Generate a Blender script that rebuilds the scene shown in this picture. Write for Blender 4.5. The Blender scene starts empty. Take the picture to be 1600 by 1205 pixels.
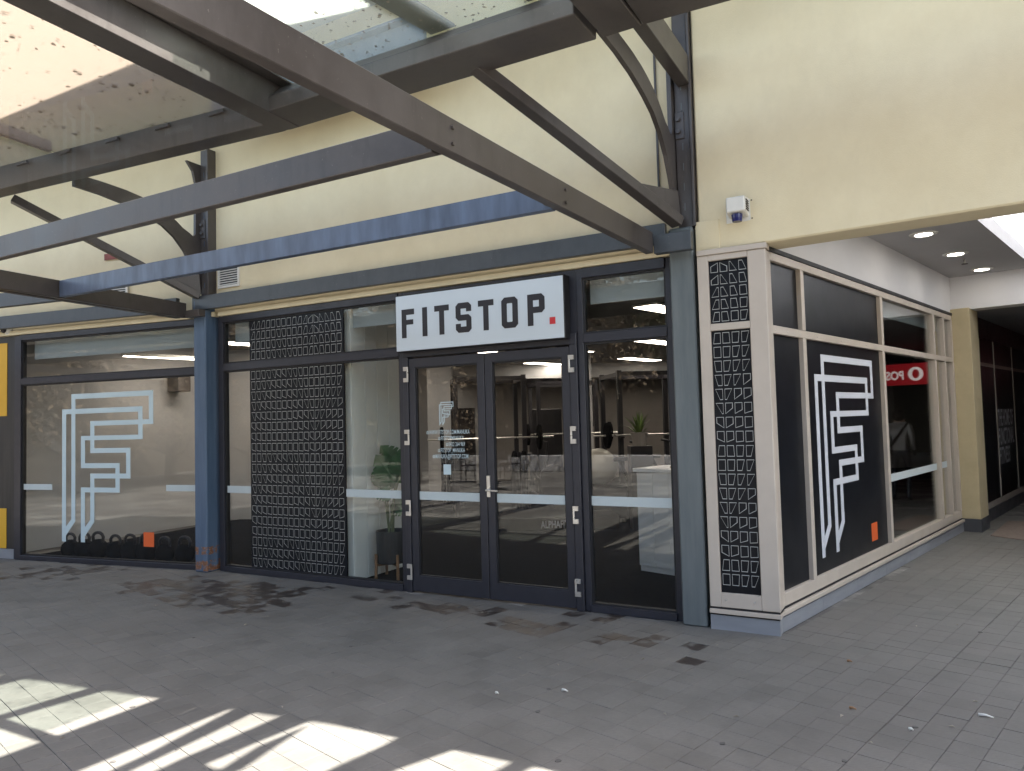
import bpy, bmesh, math, random
import numpy as np
from mathutils import Vector, Matrix
random.seed(7); rng = np.random.default_rng(7)
scn = bpy.context.scene
COL = scn.collection

# ------------------------------------------------------------------ camera
FPX, PITCH, ROLL, EYE = 1152.25, 0.0472, -0.0269, 1.65
_cp, _sp, _cr, _sr = math.cos(PITCH), math.sin(PITCH), math.cos(ROLL), math.sin(ROLL)
_f = np.array([0, _cp, _sp]); _u0 = np.array([0, -_sp, _cp]); _r0 = np.array([1., 0, 0])
_r = _cr*_r0 + _sr*_u0; _u = -_sr*_r0 + _cr*_u0
cam = bpy.data.cameras.new('camera'); cam.sensor_width = 36; cam.lens = FPX/1600*36
cam.clip_start = 0.05; cam.clip_end = 400
cam_o = bpy.data.objects.new('camera', cam); COL.objects.link(cam_o)
m = Matrix.Identity(4)
for i in range(3):
    m[i][0] = _r[i]; m[i][1] = _u[i]; m[i][2] = -_f[i]
m[2][3] = EYE
cam_o.matrix_world = m
scn.camera = cam_o

# ------------------------------------------------------------------ light
AU = np.array([0.87425544, -0.48546619]); AO = np.array([2.85945009, 5.14946228]); AN = np.array([-0.48546619, -0.87425544])
travel = Vector((*(AU*-0.60 + AN*0.20), -1.0)).normalized()
tosun = -travel
SUN_EL = math.asin(tosun.z); SUN_ROT = math.atan2(tosun.x, tosun.y)
world = bpy.data.worlds.new('World'); scn.world = world; world.use_nodes = True
wn = world.node_tree.nodes; wl = world.node_tree.links
sky = wn.new('ShaderNodeTexSky'); sky.sky_type = 'NISHITA'; sky.sun_disc = False
sky.sun_elevation = SUN_EL; sky.sun_rotation = SUN_ROT; sky.air_density = 1.0; sky.dust_density = 1.5
bg = wn['Background']; bg.inputs['Strength'].default_value = 0.15
tint = wn.new('ShaderNodeMix'); tint.data_type = 'RGBA'; tint.blend_type = 'MULTIPLY'; tint.inputs[0].default_value = 1.0
tint.inputs[7].default_value = (1.0, 0.872, 0.745, 1)      # hazy, less blue sky
wl.new(sky.outputs[0], tint.inputs[6]); wl.new(tint.outputs[2], bg.inputs['Color'])
sun = bpy.data.lights.new('sun', 'SUN'); sun.energy = 5.0; sun.angle = math.radians(0.5); sun.color = (1.0, 0.955, 0.88)
sun_o = bpy.data.objects.new('sun', sun); COL.objects.link(sun_o)
sun_o.rotation_euler = travel.to_track_quat('-Z', 'Y').to_euler(); sun_o.location = (0, 0, 20)
vs = scn.view_settings
scn.display_settings.display_device = 'sRGB'
vs.view_transform = 'Standard'; vs.look = 'None'; vs.gamma = 1; vs.use_curve_mapping = False
vs.exposure = 2.4
scn.render.engine = 'CYCLES'
cy = scn.cycles
cy.max_bounces = 10; cy.diffuse_bounces = 5; cy.glossy_bounces = 4; cy.transmission_bounces = 6; cy.transparent_max_bounces = 24
cy.use_denoising = True; cy.caustics_reflective = False; cy.caustics_refractive = False; cy.sample_clamp_indirect = 6
try: cy.denoiser = 'OPENIMAGEDENOISE'
except Exception: pass

# ------------------------------------------------------------------ helpers
def ray(x, y): return _r*(x-800)/FPX - _u*(y-602.5)/FPX + _f
def fl(x, y, z=0.0):
    d = ray(x, y); return np.array([0, 0, EYE]) + d*((z-EYE)/d[2])
class Fr:
    def __init__(s, o, u, n): s.o = np.array(o[:2], float); s.u = np.array(u, float); s.n = np.array(n, float)
    def w(s, a, d, z): p = s.o + s.u*a + s.n*d; return (p[0], p[1], z)
    def inv(s, p): q = np.array(p[:2])-s.o; return q@s.u, q@s.n
FA = Fr(AO, AU, AN)
FL = Fr((2.39960918, 6.45533488), (0.93733456, -0.34843066), (-0.34843066, -0.93733456))
BD = np.array([0.67833387, 0.73475381])
FB = Fr((1.98184282, 5.6367897), BD, (0.73475381, -0.67833387))
WX = Fr((0, 0), (1, 0), (0, -1))          # plain world frame: a=x, d=-y
MATS = {}
class NT:
    def __init__(s, name):
        s.m = bpy.data.materials.new(name); s.m.use_nodes = True; s.t = s.m.node_tree; s.n = s.t.nodes; s.l = s.t.links
        s.p = s.n['Principled BSDF']; s.out = s.n['Material Output']
    def add(s, t, **k):
        x = s.n.new(t)
        for a, b in k.items(): setattr(x, a, b)
        return x
    def link(s, a, b): s.l.new(a, b)
    def noise(s, scale, detail=4, rough=0.55, dist=0.0, vec=None, sx=None):
        n = s.add('ShaderNodeTexNoise'); n.inputs['Scale'].default_value = scale; n.inputs['Detail'].default_value = detail
        n.inputs['Roughness'].default_value = rough; n.inputs['Distortion'].default_value = dist
        tc = s.add('ShaderNodeTexCoord') if vec is None else None
        v = tc.outputs['Object'] if vec is None else vec
        if sx:
            mp = s.add('ShaderNodeMapping'); mp.inputs['Scale'].default_value = sx; s.link(v, mp.inputs['Vector']); v = mp.outputs[0]
        s.link(v, n.inputs['Vector']); return n.outputs['Fac']
    def ramp(s, fac, stops):
        r = s.add('ShaderNodeValToRGB'); e = r.color_ramp.elements
        while len(e) < len(stops): e.new(0.5)
        for i, (p, c) in enumerate(stops):
            e[i].position = p; e[i].color = (*c, 1) if not isinstance(c, (int, float)) else (c, c, c, 1)
        s.link(fac, r.inputs[0]); return r.outputs['Color']
    def mix(s, fac, a, b, mode='MIX'):
        x = s.add('ShaderNodeMix', data_type='RGBA', blend_type=mode)
        for v, i in ((fac, 0), (a, 6), (b, 7)):
            if hasattr(v, 'links') or hasattr(v, 'is_linked'): s.link(v, x.inputs[i])
            elif i == 0: x.inputs[0].default_value = v
            else: x.inputs[i].default_value = (*v, 1)
        return x.outputs[2]
    def math(s, op, a, b=None):
        x = s.add('ShaderNodeMath', operation=op)
        for v, i in ((a, 0), (b, 1)):
            if v is None: continue
            if hasattr(v, 'is_linked'): s.link(v, x.inputs[i])
            else: x.inputs[i].default_value = v
        return x.outputs[0]
    def bump(s, fac, strength=0.2, dist=0.01):
        b = s.add('ShaderNodeBump'); b.inputs['Strength'].default_value = strength; b.inputs['Distance'].default_value = dist
        s.link(fac, b.inputs['Height']); s.link(b.outputs[0], s.p.inputs['Normal'])
def mat(name, color, rough=0.5, var=0.12, scale=6.0, metal=0.0, bump=0.0, bscale=60.0, streak=None, spec=None, rvar=0.1):
    if name in MATS: return MATS[name]
    t = NT(name); c = np.array(color)
    f = t.noise(scale, 5, 0.6, sx=streak)
    lo = tuple(np.clip(c*(1-var), 0, 1)); hi = tuple(np.clip(c*(1+var), 0, 1))
    t.link(t.ramp(f, [(0.3, lo), (0.7, hi)]), t.p.inputs['Base Color'])
    t.link(t.ramp(f, [(0.3, rough+rvar*0.5), (0.7, max(0.02, rough-rvar*0.5))]), t.p.inputs['Roughness'])
    t.p.inputs['Metallic'].default_value = metal
    if spec is not None: t.p.inputs['Specular IOR Level'].default_value = spec
    if bump: t.bump(t.noise(bscale, 3), bump, 0.004)
    MATS[name] = t.m; return t.m
def emis(name, color, strength):
    t = NT(name); t.p.inputs['Base Color'].default_value = (*color, 1)
    t.p.inputs['Emission Color'].default_value = (*color, 1); t.p.inputs['Emission Strength'].default_value = strength
    MATS[name] = t.m; return t.m
def glass(name, tint=(0.86, 0.88, 0.87), refl=1.0, haze=0.0, hazecol=(0.6, 0.6, 0.58)):
    t = NT(name); t.n.remove(t.p)
    g = t.add('ShaderNodeNewGeometry')
    d = t.add('ShaderNodeVectorMath', operation='DOT_PRODUCT'); t.link(g.outputs['Incoming'], d.inputs[0]); t.link(g.outputs['Normal'], d.inputs[1])
    a = t.math('ABSOLUTE', d.outputs['Value']); om = t.math('SUBTRACT', 1.0, a)
    p5 = t.math('POWER', om, 5.0); fr = t.math('ADD', t.math('MULTIPLY', p5, 0.96*refl), 0.042*refl)
    tr = t.add('ShaderNodeBsdfTransparent'); tr.inputs[0].default_value = (*tint, 1)
    gl = t.add('ShaderNodeBsdfGlossy'); gl.inputs['Roughness'].default_value = 0.0; gl.inputs['Color'].default_value = (1, 1, 1, 1)
    base = tr.outputs[0]
    if haze:
        df = t.add('ShaderNodeBsdfDiffuse'); df.inputs[0].default_value = (*hazecol, 1)
        mh = t.add('ShaderNodeMixShader'); mh.inputs[0].default_value = haze
        t.link(base, mh.inputs[1]); t.link(df.outputs[0], mh.inputs[2]); base = mh.outputs[0]
    mx = t.add('ShaderNodeMixShader'); t.link(fr, mx.inputs[0]); t.link(base, mx.inputs[1]); t.link(gl.outputs[0], mx.inputs[2])
    t.link(mx.outputs[0], t.out.inputs['Surface'])
    MATS[name] = t.m; return t.m

class MB:
    """collects shapes in one bmesh, world coordinates"""
    def __init__(s): s.b = bmesh.new()
    def poly(s, pts, faces):
        v = [s.b.verts.new(p) for p in pts]
        for f in faces:
            try: s.b.faces.new([v[i] for i in f])
            except ValueError: pass
        return s
    def hexa(s, p8):   # 4 bottom, 4 top
        return s.poly(p8, [(3, 2, 1, 0), (4, 5, 6, 7), (0, 1, 5, 4), (1, 2, 6, 5), (2, 3, 7, 6), (3, 0, 4, 7)])
    def box(s, F, a0, a1, d0, d1, z0, z1):
        return s.hexa([F.w(a0, d0, z0), F.w(a1, d0, z0), F.w(a1, d1, z0), F.w(a0, d1, z0), F.w(a0, d0, z1), F.w(a1, d0, z1), F.w(a1, d1, z1), F.w(a0, d1, z1)])
    def prism(s, lo, hi):
        n = len(lo)
        return s.poly(list(lo)+list(hi), [tuple(range(n))[::-1], tuple(range(n, 2*n))]+[(i, (i+1) % n, n+(i+1) % n, n+i) for i in range(n)])
    def plan(s, F, pts, z0, z1): return s.prism([F.w(a, d, z0) for a, d in pts], [F.w(a, d, z1) for a, d in pts])
    def elev(s, F, pts, d0, d1): return s.prism([F.w(a, d0, z) for a, z in pts], [F.w(a, d1, z) for a, z in pts])
    def sect(s, F, pts, a0, a1, sh0=0.0, sh1=0.0):   # polygon in (d,z) swept along a
        return s.prism([F.w(a0, d+sh0, z) for d, z in pts], [F.w(a1, d+sh1, z) for d, z in pts])
    def ring(s, F, outer, inner, d0, d1):
        n = len(outer); P = [F.w(a, d0, z) for a, z in outer]+[F.w(a, d0, z) for a, z in inner]+[F.w(a, d1, z) for a, z in outer]+[F.w(a, d1, z) for a, z in inner]
        fs = []
        for i in range(n):
            j = (i+1) % n
            fs += [(i, j, n+j, n+i), (2*n+i, 3*n+i, 3*n+j, 2*n+j), (i, 2*n+i, 2*n+j, j), (n+i, n+j, 3*n+j, 3*n+i)]
        return s.poly(P, fs)
    def tube(s, pts, r, n=8, cap=True):
        pts = [Vector(p) for p in pts]; rr = r if isinstance(r, (list, tuple)) else [r]*len(pts); rings = []
        for i, p in enumerate(pts):
            t = (pts[min(i+1, len(pts)-1)]-pts[max(i-1, 0)]).normalized()
            a = t.orthogonal().normalized() if i == 0 else (a - t*a.dot(t)).normalized()
            b = t.cross(a)
            rings.append([s.b.verts.new(p+(a*math.cos(2*math.pi*k/n)+b*math.sin(2*math.pi*k/n))*rr[i]) for k in range(n)])
        for q in range(len(rings)-1):
            for k in range(n): s.b.faces.new((rings[q][k], rings[q][(k+1) % n], rings[q+1][(k+1) % n], rings[q+1][k]))
        if cap:
            s.b.faces.new(rings[0][::-1]); s.b.faces.new(rings[-1])
        return s
    def lathe(s, c, prof, n=20, axis=None):
        c = Vector(c); ax = Vector(axis).normalized() if axis else Vector((0, 0, 1)); a = ax.orthogonal().normalized(); b = ax.cross(a); rings = []
        for r, h in prof: rings.append([s.b.verts.new(c+ax*h+(a*math.cos(2*math.pi*k/n)+b*math.sin(2*math.pi*k/n))*max(r, 1e-4)) for k in range(n)])
        for q in range(len(rings)-1):
            for k in range(n): s.b.faces.new((rings[q][k], rings[q][(k+1) % n], rings[q+1][(k+1) % n], rings[q+1][k]))
        s.b.faces.new(rings[0][::-1]); s.b.faces.new(rings[-1]); return s
    def ball(s, c, r, sub=2, sc=(1, 1, 1)):
        g = bmesh.ops.create_icosphere(s.b, subdivisions=sub, radius=r)
        for v in g['verts']: v.co = Vector((v.co.x*sc[0]+c[0], v.co.y*sc[1]+c[1], v.co.z*sc[2]+c[2]))
        return s
    def quad(s, a, b, c, d): return s.poly([a, b, c, d], [(0, 1, 2, 3)])
    def build(s, name, material, parent=None, bevel=0.0, smooth=False, recalc=True):
        if recalc: bmesh.ops.recalc_face_normals(s.b, faces=s.b.faces)
        if bevel:
            ed = [e for e in s.b.edges if len(e.link_faces) == 2 and e.calc_face_angle(0) > 0.6]
            bmesh.ops.bevel(s.b, geom=ed, offset=bevel, segments=1, affect='EDGES', clamp_overlap=True)
        me = bpy.data.meshes.new(name)
        if parent is not None:
            off = world_loc(parent); bmesh.ops.translate(s.b, verts=s.b.verts, vec=-off)
        s.b.to_mesh(me); s.b.free()
        if smooth:
            for p in me.polygons: p.use_smooth = True
        me.materials.append(material)
        o = bpy.data.objects.new(name, me); COL.objects.link(o)
        if parent is not None: o.parent = parent
        return o
def world_loc(o):
    v = Vector((0, 0, 0))
    while o is not None: v += o.location; o = o.parent
    return v
def thing(name, label, cat, loc, group=None):
    o = bpy.data.objects.new(name, None); COL.objects.link(o); o.empty_display_size = 0.1
    o.location = loc; o['label'] = label; o['category'] = cat
    if group: o['group'] = group
    return o
def tag(o, label, cat, group=None):
    o['label'] = label; o['category'] = cat
    if group: o['group'] = group
    return o
def struct(o): o['kind'] = 'structure'; return o
def stuff(o): o['kind'] = 'stuff'; return o
def copy_tree(o, parent=None):
    c = o.copy(); COL.objects.link(c)
    if parent is not None: c.parent = parent
    for ch in list(o.children): copy_tree(ch, c)
    return c
def text_mesh(body, size, sx=0.62, bold=0.012, align='LEFT', spacing=1.0):
    cu = bpy.data.curves.new('text', 'FONT'); cu.body = body; cu.size = size; cu.align_x = align; cu.offset = bold*size; cu.space_character = spacing
    cu.resolution_u = 3
    o = bpy.data.objects.new('text', cu); me = bpy.data.meshes.new_from_object(o)
    bpy.data.objects.remove(o)
    for v in me.vertices: v.co.x *= sx
    return me
def put_text(name, me, F, a, d, z, material, parent, mirror=False, thick=0.0):
    """flat lettering standing on plane d of frame F, starting at a, baseline z"""
    off = world_loc(parent) if parent is not None else Vector((0, 0, 0))
    for v in me.vertices:
        x = -v.co.x if mirror else v.co.x
        v.co = Vector(F.w(a+x, d, z+v.co.y)) - off
    me.materials.clear(); me.materials.append(material)
    o = bpy.data.objects.new(name, me); COL.objects.link(o)
    if parent is not None: o.parent = parent
    return o

# ------------------------------------------------------------------ materials
def cream_mat():
    t = NT('cream_render')
    n1 = t.noise(1.1, 6, 0.7); n2 = t.noise(4, 5, 0.65, sx=(1, 1, 0.5))
    c = t.mix(t.ramp(n1, [(0.35, 0.0), (0.68, 1.0)]), (0.705, 0.61, 0.405), (0.775, 0.685, 0.47))
    c = t.mix(t.math('MULTIPLY', t.ramp(n2, [(0.45, 0.0), (0.8, 1.0)]), 0.18), c, (0.54, 0.465, 0.32))
    gr = t.noise(1.6, 6, 0.7, sx=(1.5, 1.5, 0.6)); c = t.mix(t.math('MULTIPLY', t.ramp(gr, [(0.55, 0.0), (0.8, 1.0)]), 0.22), c, (0.58, 0.505, 0.36))
    t.link(c, t.p.inputs['Base Color']); t.p.inputs['Roughness'].default_value = 0.85
    h = t.math('ADD', t.math('MULTIPLY', t.noise(140, 3, 0.6), 1.0), t.math('MULTIPLY', t.noise(14, 4, 0.6), 1.2))
    t.bump(h, 0.35, 0.004); return t.m
M_CREAM = cream_mat()
M_CREAM2 = mat('cream_pillar', (0.50, 0.42, 0.26), 0.8, 0.08, 3, bump=0.2, bscale=90)
M_WHITE = mat('white_plaster', (0.74, 0.73, 0.73), 0.8, 0.03, 2)
M_WHITEP = mat('white_panel', (0.82, 0.84, 0.81), 0.45, 0.04, 3)
M_FRAME = mat('charcoal_aluminium', (0.024, 0.025, 0.034), 0.4, 0.12, 9)
M_DARK = mat('dark_recess', (0.012, 0.012, 0.014), 0.6, 0.2, 5)
M_BEIGE = mat('beige_aluminium', (0.52, 0.455, 0.385), 0.42, 0.05, 4)
def steel_mat(name, a, b):
    t = NT(name); n = t.noise(2.2, 7, 0.65); st = t.noise(7, 5, 0.7, sx=(1.5, 1.5, 0.25)); sp = t.noise(55, 3, 0.6)
    c = t.mix(t.ramp(n, [(0.35, 0.0), (0.7, 1.0)]), a, b)
    c = t.mix(t.math('MULTIPLY', t.ramp(st, [(0.52, 0.0), (0.75, 1.0)]), 0.45), c, tuple(np.array(a)*0.55))
    c = t.mix(t.math('MULTIPLY', t.ramp(sp, [(0.68, 0.0), (0.74, 1.0)]), 0.5), c, (0.22, 0.20, 0.18))
    t.link(c, t.p.inputs['Base Color']); t.link(t.ramp(n, [(0.3, 0.30), (0.7, 0.5)]), t.p.inputs['Roughness']); t.bump(t.noise(30, 4), 0.08, 0.003)
    MATS[name] = t.m; return t.m
M_STEEL = steel_mat('brown_grey_steel', (0.056, 0.048, 0.045), (0.090, 0.080, 0.075))
M_STEELB = steel_mat('slate_steel', (0.040, 0.047, 0.056), (0.070, 0.079, 0.089))
M_PURLIN = mat('weathered_blue_steel', (0.075, 0.10, 0.155), 0.4, 0.3, 9, streak=(1, 1, 0.2), bump=0.05)
def column_mat(name, base, hi, rust):
    t = NT(name); tc = t.add('ShaderNodeTexCoord'); n = t.noise(3, 6, 0.65, sx=(5, 5, 0.5)); n2 = t.noise(15, 6, 0.7)
    c = t.ramp(n, [(0.3, base), (0.72, hi)])
    if rust:
        sx = t.add('ShaderNodeSeparateXYZ'); t.link(tc.outputs['Object'], sx.inputs[0])
        z = sx.outputs['Z']
        band = t.math('ADD', t.math('MULTIPLY', t.math('COMPARE', z, 0.0), 1), 0.0)
        x = t.add('ShaderNodeMath', operation='COMPARE'); t.link(z, x.inputs[0]); x.inputs[1].default_value = 0.245; x.inputs[2].default_value = 0.045
        y = t.add('ShaderNodeMath', operation='COMPARE'); t.link(z, y.inputs[0]); y.inputs[1].default_value = 0.075; y.inputs[2].default_value = 0.06
        bm_ = t.math('MAXIMUM', x.outputs[0], y.outputs[0])
        k = t.math('MULTIPLY', bm_, t.ramp(n2, [(0.46, 0.0), (0.50, 1.0)]))
        rc = t.ramp(t.noise(60, 4), [(0.3, (0.12, 0.045, 0.02)), (0.6, (0.26, 0.12, 0.06)), (0.75, (0.45, 0.42, 0.4))])
        c = t.mix(k, c, rc)
    t.link(c, t.p.inputs['Base Color']); t.p.inputs['Roughness'].default_value = 0.5; t.bump(n2, 0.1, 0.003); return t.m
M_COLB = column_mat('blue_column_paint', (0.058, 0.100, 0.165), (0.095, 0.145, 0.22), True)
M_COLG = column_mat('grey_column_paint', (0.10, 0.12, 0.127), (0.15, 0.17, 0.172), False)
M_BLACKFILM = mat('black_film', (0.010, 0.011, 0.014), 0.34, 0.2, 3, rvar=0.06, spec=0.16)
M_FILM_LINE = mat('silver_print', (0.38, 0.385, 0.37), 0.6, 0.1, 4)
M_DECAL = mat('pale_blue_decal', (0.54, 0.66, 0.70), 0.6, 0.03, 4)
M_DECALW = mat('white_decal', (0.60, 0.62, 0.67), 0.6, 0.03, 4)
M_STRIP = mat('frosted_strip', (0.52, 0.58, 0.58), 0.7, 0.03, 4)
M_BLIND = mat('grey_blind', (0.36, 0.40, 0.42), 0.7, 0.05, 3)
M_ORANGE = mat('orange_vinyl', (0.75, 0.13, 0.03), 0.5, 0.04, 4)
M_YELLOW = mat('yellow_vinyl', (0.68, 0.38, 0.025), 0.5, 0.05, 2)
M_BLACKBOARD = mat('black_cladding', (0.022, 0.021, 0.020), 0.5, 0.2, 3, streak=(6, 6, 0.4))
M_SILVER = mat('satin_steel', (0.62, 0.60, 0.56), 0.3, 0.08, 12, metal=0.7)
M_SIGN = mat('sign_face', (0.60, 0.67, 0.72), 0.45, 0.03, 1.5)
M_INK = mat('black_ink', (0.016, 0.014, 0.018), 0.5, 0.1, 4)
M_RED = mat('red_vinyl', (0.58, 0.03, 0.035), 0.5, 0.05, 4)
M_PLINTH = mat('grey_plinth_tile', (0.25, 0.262, 0.285), 0.42, 0.10, 2.2, streak=(1, 1, 5))
M_PLINTHD = mat('dark_plinth_tile', (0.06, 0.062, 0.07), 0.5, 0.15, 5)
M_PLASTIC = mat('white_plastic', (0.70, 0.69, 0.64), 0.4, 0.05, 5)
M_BLUEL = mat('blue_strobe', (0.015, 0.02, 0.11), 0.15, 0.1, 5)
M_RUBBER = mat('black_rubber', (0.008, 0.008, 0.009), 0.9, 0.25, 20, spec=0.03)
M_TAUPE = mat('taupe_board', (0.30, 0.27, 0.245), 0.6, 0.06, 3)
M_GREYW = mat('warm_grey_wall', (0.43, 0.43, 0.43), 0.8, 0.05, 2)
M_CEIL = mat('dark_ceiling', (0.105, 0.098, 0.09), 0.8, 0.08, 2)
M_WOOD = mat('oak_wood', (0.28, 0.15, 0.07), 0.5, 0.2, 12, streak=(8, 8, 1))
M_POT = mat('black_pot', (0.018, 0.019, 0.021), 0.45, 0.2, 6)
M_LEAF = mat('monstera_leaf', (0.055, 0.13, 0.06), 0.35, 0.25, 8)
M_SPIKE = mat('spiky_leaf', (0.16, 0.24, 0.07), 0.45, 0.25, 8)
M_STEMG = mat('green_stem', (0.10, 0.13, 0.06), 0.5, 0.2, 8)
M_COUNTER = mat('white_counter', (0.82, 0.83, 0.84), 0.4, 0.03, 3)
M_LAMP = emis('lit_panel', (1.0, 0.87, 0.75), 3.4)
M_DOWN = emis('lit_downlight', (1.0, 0.93, 0.82), 3.0)
M_BRICK = mat('red_brick', (0.26, 0.085, 0.07), 0.8, 0.25, 14, bump=0.4)
M_ARCEIL = mat('arcade_ceiling_paint', (0.47, 0.46, 0.465), 0.8, 0.03, 2)
M_SOFFIT = mat('soffit_grey', (0.60, 0.62, 0.66), 0.7, 0.05, 2)
M_SUNPATCH = mat('sun_patch_cream', (0.90, 0.86, 0.60), 0.7, 0.05, 2)  # colour of the lit patches on the roof glass
M_GLASS = glass('window_glass', (0.92, 0.93, 0.92), 0.7)
M_GLASSB = glass('side_window_glass', (0.90, 0.92, 0.91), 1.1)
M_CLEAR = glass('canopy_glass', (0.975, 0.98, 0.975), 0.12)
def dirty_glass(name, tint, film, spotsize, f_trans, f_film):
    t = NT(name); t.n.remove(t.p)
    tr = t.add('ShaderNodeBsdfTransparent'); tr.inputs[0].default_value = (*tint, 1)
    tl = t.add('ShaderNodeBsdfTranslucent'); df = t.add('ShaderNodeBsdfDiffuse')
    n = t.noise(1.3, 5, 0.65); c = t.mix(n, tuple(np.array(film)*0.93), film)
    t.link(c, tl.inputs[0]); t.link(c, df.inputs[0])
    a = t.add('ShaderNodeMixShader'); a.inputs[0].default_value = 0.35; t.link(tl.outputs[0], a.inputs[1]); t.link(df.outputs[0], a.inputs[2])
    b = t.add('ShaderNodeMixShader'); b.inputs[0].default_value = f_film; t.link(tr.outputs[0], b.inputs[1]); t.link(a.outputs[0], b.inputs[2])
    # settled grit: small irregular dark spots
    tc = t.add('ShaderNodeTexCoord'); v = t.add('ShaderNodeTexVoronoi'); v.inputs['Scale'].default_value = spotsize; v.inputs['Randomness'].default_value = 1
    wob = t.add('ShaderNodeTexNoise'); wob.inputs['Scale'].default_value = 14; t.link(tc.outputs['Object'], wob.inputs['Vector'])
    wv = t.mix(0.06, tc.outputs['Object'], wob.outputs['Color']); t.link(wv, v.inputs['Vector'])
    sc = t.add('ShaderNodeSeparateColor'); t.link(v.outputs['Color'], sc.inputs[0])
    rad = t.math('MULTIPLY', t.math('POWER', sc.outputs[0], 2.0), 0.30)
    k = t.math('MULTIPLY', t.math('LESS_THAN', v.outputs['Distance'], rad), 0.75)
    dk = t.add('ShaderNodeBsdfDiffuse'); dk.inputs[0].default_value = (0.16, 0.12, 0.09, 1)
    e = t.add('ShaderNodeMixShader'); t.link(k, e.inputs[0]); t.link(b.outputs[0], e.inputs[1]); t.link(dk.outputs[0], e.inputs[2])
    t.link(e.outputs[0], t.out.inputs['Surface']); return t.m
M_ROOFGLASS = dirty_glass('dusty_roof_glass', (0.80, 0.86, 0.84), (0.46, 0.36, 0.30), 15.0, 0.5, 0.45)
M_ROOFGREEN = dirty_glass('green_roof_glass', (0.93, 0.985, 0.955), (0.95, 0.98, 0.90), 24.0, 0.5, 0.22)

# ------------------------------------------------------------------ ground and paving
def paver_mat(name, wet):
    t = NT(name)
    at = t.add('ShaderNodeAttribute', attribute_name='tone'); g = t.noise(2.2, 6, 0.65); fine = t.noise(30, 5, 0.7, sx=(1, 4, 1)); blot = t.noise(0.55, 5, 0.6)
    c = t.ramp(at.outputs['Fac'], [(0.0, (0.118, 0.112, 0.101)), (0.5, (0.137, 0.131, 0.118)), (1.0, (0.157, 0.151, 0.137))])
    c = t.mix(t.ramp(g, [(0.38, 0.0), (0.66, 0.85)]), c, (0.200, 0.192, 0.174))
    c = t.mix(t.math('MULTIPLY', t.ramp(fine, [(0.4, 0.0), (0.75, 1.0)]), 0.42), c, (0.075, 0.069, 0.064))
    c = t.mix(t.math('MULTIPLY', t.ramp(blot, [(0.45, 0.0), (0.65, 1.0)]), 0.3), c, (0.128, 0.110, 0.096))
    if wet:
        wn_ = t.noise(9, 4, 0.6)
        k = t.ramp(wn_, [(0.42, 0.0), (0.48, 1.0)])
        c = t.mix(k, c, t.ramp(g, [(0.3, (0.036, 0.027, 0.022)), (0.7, (0.052, 0.040, 0.033))]))
        t.link(t.ramp(k, [(0, 0.75), (1, 0.42)]), t.p.inputs['Roughness'])
    else:
        t.link(t.ramp(g, [(0.3, 0.62), (0.7, 0.78)]), t.p.inputs['Roughness'])
    t.link(c, t.p.inputs['Base Color']); t.bump(t.math('ADD', fine, t.noise(120, 2)), 0.15, 0.003); return t.m
M_PAVER = paver_mat('grey_paver', False); M_PAVERW = paver_mat('damp_paver', True)
def joint_mat():
    t = NT('mortar'); n = t.noise(1.4, 4, 0.6); n2 = t.noise(12, 3)
    c = t.mix(t.ramp(n, [(0.46, 0.0), (0.64, 1.0)]), (0.118, 0.110, 0.102), (0.33, 0.315, 0.285))
    c = t.mix(t.ramp(n2, [(0.4, 0.0), (0.7, 0.6)]), c, (0.13, 0.125, 0.12))
    t.link(c, t.p.inputs['Base Color']); t.p.inputs['Roughness'].default_value = 0.9; return t.m
M_JOINT = joint_mat()
ground = MB().quad((-70, -60, -0.006), (70, -60, -0.006), (70, 80, -0.006), (-70, 80, -0.006)).build('ground', M_JOINT); struct(ground)
YAW = 0.8072; PV = np.array([math.cos(YAW), math.sin(YAW)]); QV = np.array([-math.sin(YAW), math.cos(YAW)])
FP = Fr((0, 0), PV, QV)                       # paver frame: a along P, d along Q
TS = 0.1535
PJ = [1.134, 5.63]; QJ = [1.35]             # wide dark movement joints
def outside(p):
    s, d = FA.inv(p); sl, dl = FL.inv(p); b, e = FB.inv(p)
    if e > 0.02 and b > -0.3: return True
    if s > -7.6: return d > 0.01 and (s < -1.0 or d > 0.0)
    return dl > 0.01
WET = [((120, 893, 0.55), 0.30), ((60, 893, 0.4), 0.5), ((330, 925, 0.55), 0.95), ((400, 940, 0.45), 0.9), ((250, 915, 0.5), 0.8), ((430, 925, .3), .7), ((650, 942, 0.22), 0.6), ((700, 950, 0.25), 0.65),
       ((760, 958, 0.2), 0.5), ((840, 975, 0.25), 0.85), ((870, 985, 0.22), 0.8), ((800, 972, .2), .5), ((1010, 1000, 0.16), 0.7), ((1085, 1010, 0.13), 1.0), ((1078, 1030, 0.12), 1.0), ((980, 975, 0.3), 0.35),
       ((900, 960, 0.3), 0.35), ((540, 920, 0.3), 0.3), ((600, 930, 0.3), 0.3), ((920, 1000, .25), .35)]
WETC = [(fl(x, y)[:2], r, p) for (x, y, r), p in WET]
def is_wet(c):
    for q, r, p in WETC:
        dd = np.linalg.norm((c-q)*np.array([1, 1]))
        if dd < r and rng.random() < p*(1.15-0.5*dd/r): return True
    return False
tiles = []
for i in range(-60, 100):
    for j in range(-50, 75):
        a0, d0 = PJ[0]+i*TS, QJ[0]+j*TS
        c = np.array(FP.w(a0+TS/2, d0+TS/2, 0)[:2])
        dist = np.hypot(*c)
        if dist > 13.5 or c[1] < -0.6: continue
        if abs(c[0]) > 0.86*max(c[1], 0)+1.4: continue
        if not outside(c): continue
        tiles.append((dist, a0, d0, c))
tiles.sort(key=lambda t: t[0])
vis = []
pav = thing('pavement', 'grey square paving laid across the walkway in front of the shop', 'pavement', (0, 0, 0))
pav['kind'] = 'structure'; del pav['category']
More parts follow.
